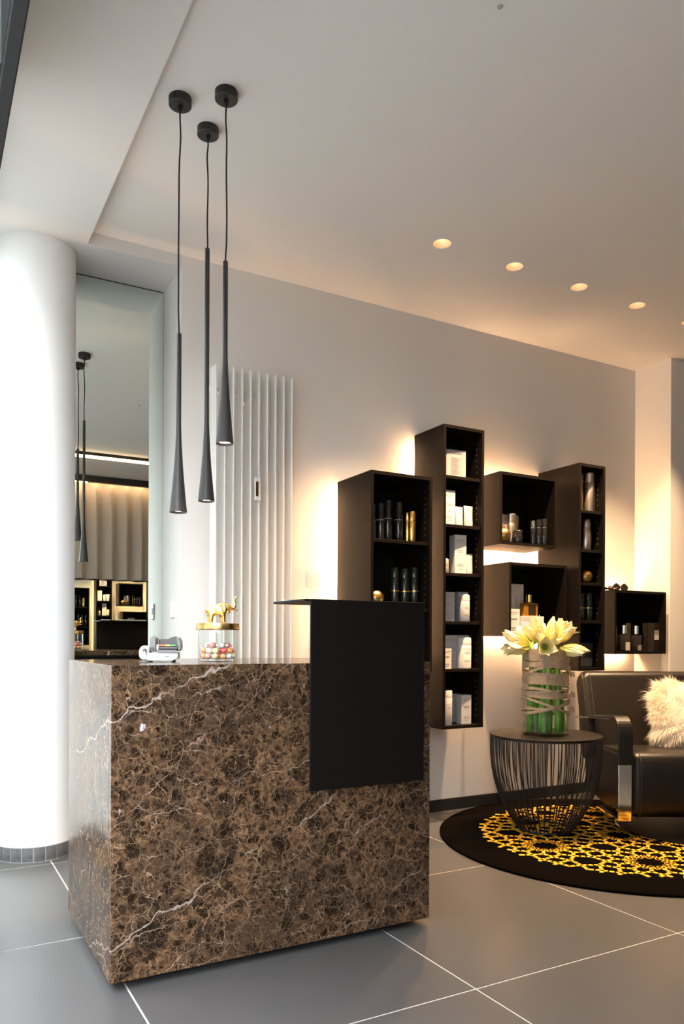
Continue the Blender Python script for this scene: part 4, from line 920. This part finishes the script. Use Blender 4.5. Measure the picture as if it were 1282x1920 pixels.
stem_flower('white amaryllis with long buds hanging towards the armchair', fp(0.048, 0.070), tp(0.065, 0.05, 0.452),
            [dv(1.0, 0.35, -0.10) + (0.10, 0.135, 0.056), dv(0.75, 0.55, -0.22) + (0.18, 0.110, 0.055)])
stem_flower('white amaryllis half hidden at the rear of the bunch', fp(0.02, -0.07), tp(-0.04, -0.06, 0.46), [dv(-0.5, -0.6, 0.8) + (0.3, 0.115, 0.06), dv(0.4, -0.7, 0.7) + (0.3, 0.115, 0.06)])

# ------------------------------------------------------------------ armchair (frame: x = along the seat, y = towards the wall)
AL, AD = 1.872, 3.99
ac = thing('armchair', 'black leather lounge armchair with chrome arm legs on a round base', 'armchair', world_ld(AL, AD), -TH)
ZR0 = 0.0185
MB().lathe([(0, ZR0), (0.410, ZR0), (0.413, ZR0 + 0.003), (0.411, ZR0 + 0.010), (0, ZR0 + 0.014)], 96).build('base_disc', 'discblack', ac, SM)
MB().lathe([(0.409, ZR0 + 0.0005), (0.4155, ZR0 + 0.0015), (0.4155, ZR0 + 0.009), (0.409, ZR0 + 0.0115)], 96).build('base_rim', 'chrome', ac, SM)
MB().lathe([(0.05, ZR0 + 0.012), (0.05, 0.14), (0, 0.14)], 32).build('pedestal', 'chrome', ac, SM)
XL = -0.432; HWS = -XL
def cushion(name, prof, x0, x1, mat, parent, rnd=0.035, n_=6):
    """profile in (y, z) swept along x with rounded ends"""
    cyy = sum(p[0] for p in prof) / len(prof); czz = sum(p[1] for p in prof) / len(prof)
    secs = []
    for k in range(n_ + 1):
        a_ = PI / 2 * k / n_; secs.append((x0 + rnd * (1 - math.sin(a_)), rnd * (1 - math.cos(a_))))
    secs = secs[::-1][::-1]
    xs = [(x0 + rnd * (1 - math.sin(PI / 2 * k / n_)), rnd * (1 - math.sin(PI / 2 * (1 - k / n_)))) for k in range(n_, -1, -1)]
    xs = xs + [(x0 + (x1 - x0) * q, 0.0) for q in (0.15, 0.35, 0.5, 0.65, 0.85)] + [(x0 + x1 - a_, ins) for a_, ins in xs[::-1]]
    vs = []; fs = []; m_ = len(prof)
    for x_, ins in xs:
        for (py, pz) in prof:
            d_ = Vector((py - cyy, pz - czz)); ln = d_.length; q = d_ * (max(0, ln - ins) / ln); vs.append((x_, cyy + q.x, czz + q.y))
    for i in range(len(xs) - 1):
        for k in range(m_): fs.append((i * m_ + k, i * m_ + (k + 1) % m_, (i + 1) * m_ + (k + 1) % m_, (i + 1) * m_ + k))
    fs.append(tuple(range(m_))); fs.append(tuple((len(xs) - 1) * m_ + k for k in range(m_ - 1, -1, -1)))
    return MB().add(vs, fs).build(name, mat, parent, SM)
def rprof(pts, r_, n_=5):
    """round the corners of a polygon"""
    out = []; m_ = len(pts)
    for i in range(m_):
        p0, p1, p2 = Vector(pts[i - 1]), Vector(pts[i]), Vector(pts[(i + 1) % m_]); a_ = (p0 - p1); b_ = (p2 - p1); rr = min(r_, a_.length * 0.45, b_.length * 0.45)
        s0 = p1 + a_.normalized() * rr; s1 = p1 + b_.normalized() * rr
        for k in range(n_ + 1):
            t_ = k / n_; out.append(tuple(s0 * (1 - t_) ** 2 + p1 * 2 * t_ * (1 - t_) + s1 * t_ ** 2))
    return out
SF = -0.245    # seat front
seat = cushion('seat', rprof([(SF, 0.452), (SF - 0.004, 0.125), (0.10, 0.115), (0.40, 0.16), (0.42, 0.40), (0.25, 0.425)], 0.075), XL, -XL, 'leather', ac, 0.03)
cushion('side_cover', rprof([(SF + 0.07, 0.42), (SF + 0.06, 0.15), (0.10, 0.125), (0.42, 0.16), (0.44, 0.42)], 0.03), XL - 0.028, XL - 0.002, 'leather', ac, 0.006)
cushion('side_cover', rprof([(SF + 0.07, 0.42), (SF + 0.06, 0.15), (0.10, 0.125), (0.42, 0.16), (0.44, 0.42)], 0.03), -XL + 0.002, -XL + 0.028, 'leather', ac, 0.006)
BXL = -0.485
back = cushion('backrest', rprof([(0.235, 0.37), (0.405, 0.815), (0.455, 0.83), (0.545, 0.79), (0.50, 0.60), (0.43, 0.30)], 0.06), BXL, -BXL, 'leather', ac, 0.035)
# seams
sp_ = rprof([(SF, 0.452), (SF - 0.004, 0.125), (0.10, 0.115), (0.40, 0.16), (0.42, 0.40), (0.25, 0.425)], 0.075)
for s_ in (-1, 1):
    MB().tube([(s_ * (-XL - 0.034), y_, z_) for y_, z_ in sp_[:14]], 0.0032, 6).build('seam', 'seam', seat, True)
    bp_ = rprof([(0.235, 0.37), (0.405, 0.815), (0.455, 0.83), (0.545, 0.79), (0.50, 0.60), (0.43, 0.30)], 0.06)
    MB().tube([(s_ * (-BXL - 0.042), y_, z_) for y_, z_ in bp_[2:20]], 0.0034, 6).build('seam', 'seam', back, True)
# arms: flat band sloping back, bent down in front into a chrome leg
for s_ in (-1, 1):
    xc = s_ * 0.474; hw = 0.036; path = [(0.455, 0.553)]
    path += [(0.455 + (-0.155 - 0.455) * k / 8, 0.553 + (0.606 - 0.553) * k / 8) for k in range(1, 9)]
    path += [(-0.155 - 0.068 * math.sin(a_), 0.606 - 0.060 * (1 - math.cos(a_))) for a_ in [PI / 2 * k / 8 for k in range(1, 9)]]
    path += [(-0.224, 0.48), (-0.224, 0.390)]
    def band(name, pth, th_, mat, w2, parent):
        pts = [(xc, y_, z_) for y_, z_ in pth]; nv = []
        for i in range(len(pts)):
            a_ = Vector(pts[max(i - 1, 0)]); b_ = Vector(pts[min(i + 1, len(pts) - 1)]); t_ = (b_ - a_).normalized(); nv.append(Vector((0, t_.z, -t_.y)) * -1)
        return MB().strip(pts, [(w2, 0, 0)] * len(pts), -th_, nv).build(name, mat, parent, False, 0.003, 2)
    full = path + [(-0.224, 0.30), (-0.222, 0.118)]
    arm = band('arm_frame', full, 0.010, 'chrome', hw - 0.003, ac)
    band('arm_cover', [(y_ - (0.003 if z_ < 0.55 else 0), z_ + (0.003 if z_ > 0.55 else 0)) for y_, z_ in path[3:]], 0.016, 'leather', hw, arm)
    bx('leg_foot', 'chrome', arm, xc - hw + 0.003, xc + hw - 0.003, -0.224, 0.10, 0.112, 0.120)
# fur cushion
fc = thing('fur_cushion', 'fluffy white fur cushion leaning in the black leather armchair', 'cushion', ac.matrix_basis @ Vector((0.070, 0.08, 0.430)), -TH)
fcw, fch, fct = 0.235, 0.170, 0.080
def cush_pt(a_, b_):   # superellipsoid
    def sg(v_, p): return math.copysign(abs(v_) ** p, v_)
    return Vector((fcw * sg(math.cos(a_), 0.40) * math.cos(b_) ** 0.9, fct * math.sin(b_), fch * sg(math.sin(a_), 0.40) * math.cos(b_) ** 0.9))
tiltm = Matrix.Rotation(-0.36, 3, 'X') @ Matrix.Rotation(0.10, 3, 'Y'); cofs = Vector((0.0, 0.085, fch * 0.96))
vs = []; fs = []; na, nb = 40, 12
for j in range(nb + 1):
    for i in range(na): vs.append(tuple(tiltm @ cush_pt(2 * PI * i / na, -PI / 2 * 0.98 + PI * 0.98 * j / nb) + cofs))
for j in range(nb):
    for i in range(na): fs.append((j * na + i, j * na + (i + 1) % na, (j + 1) * na + (i + 1) % na, (j + 1) * na + i))
fs += [tuple(range(na)), tuple(nb * na + i for i in range(na))]
cb_ = MB().add(vs, fs).build('cushion_body', 'fur', fc, True)
hr = MB(); rf = random.Random(5)
for k in range(32000):
    q1, q2, sd = rf.uniform(-1, 1), rf.choice((-1, 1)), rf.random() < 0.5; qx, qy = (q1, q2) if sd else (q2, q1)
    a_ = math.atan2(math.copysign(abs(qy) ** 2.5, qy), math.copysign(abs(qx) ** 2.5, qx)); b_ = math.asin(rf.uniform(-1, 0.75)); p = cush_pt(a_, b_); 
    n_ = Vector((p.x / fcw ** 2, p.y / fct ** 2 * 0.6, p.z / fch ** 2)).normalized()
    edge = math.cos(b_)
    cl = math.sin(a_ * 9 + 2 * math.sin(b_ * 5)) * 0.18
    d_ = (n_ + Vector((rf.uniform(-.5, .5) + cl * 0.5, rf.uniform(-.4, .4), rf.uniform(-.5, .35) + cl * 0.3))).normalized(); ln = rf.uniform(0.015, 0.034) * (0.6 + 0.9 * edge ** 3) * (1.5 if rf.random() < 0.12 and edge > 0.75 else 1.0) * (1.0 + 0.45 * math.sin(a_ * 11 + 3 * b_))
    p = tiltm @ p + cofs; d_ = tiltm @ d_; s_ = d_.orthogonal().normalized(); s_.rotate(Matrix.Rotation(rf.uniform(0, 6.28), 3, d_)); s_ *= 0.0007
    e_ = p + d_ * ln * 0.55; g_ = p + d_ * ln + Vector((0, 0, -0.25 * ln)) 
    hr.add([p - s_, p + s_, e_ + s_ * 0.7, e_ - s_ * 0.7, g_], [(0, 1, 2, 3), (3, 2, 4)])
me = bpy.data.meshes.new('fur_strands'); me.from_pydata(hr.v, [], hr.f); me.shade_smooth()
tag(put('fur_strands', me, 'fur', fc), kind='stuff')
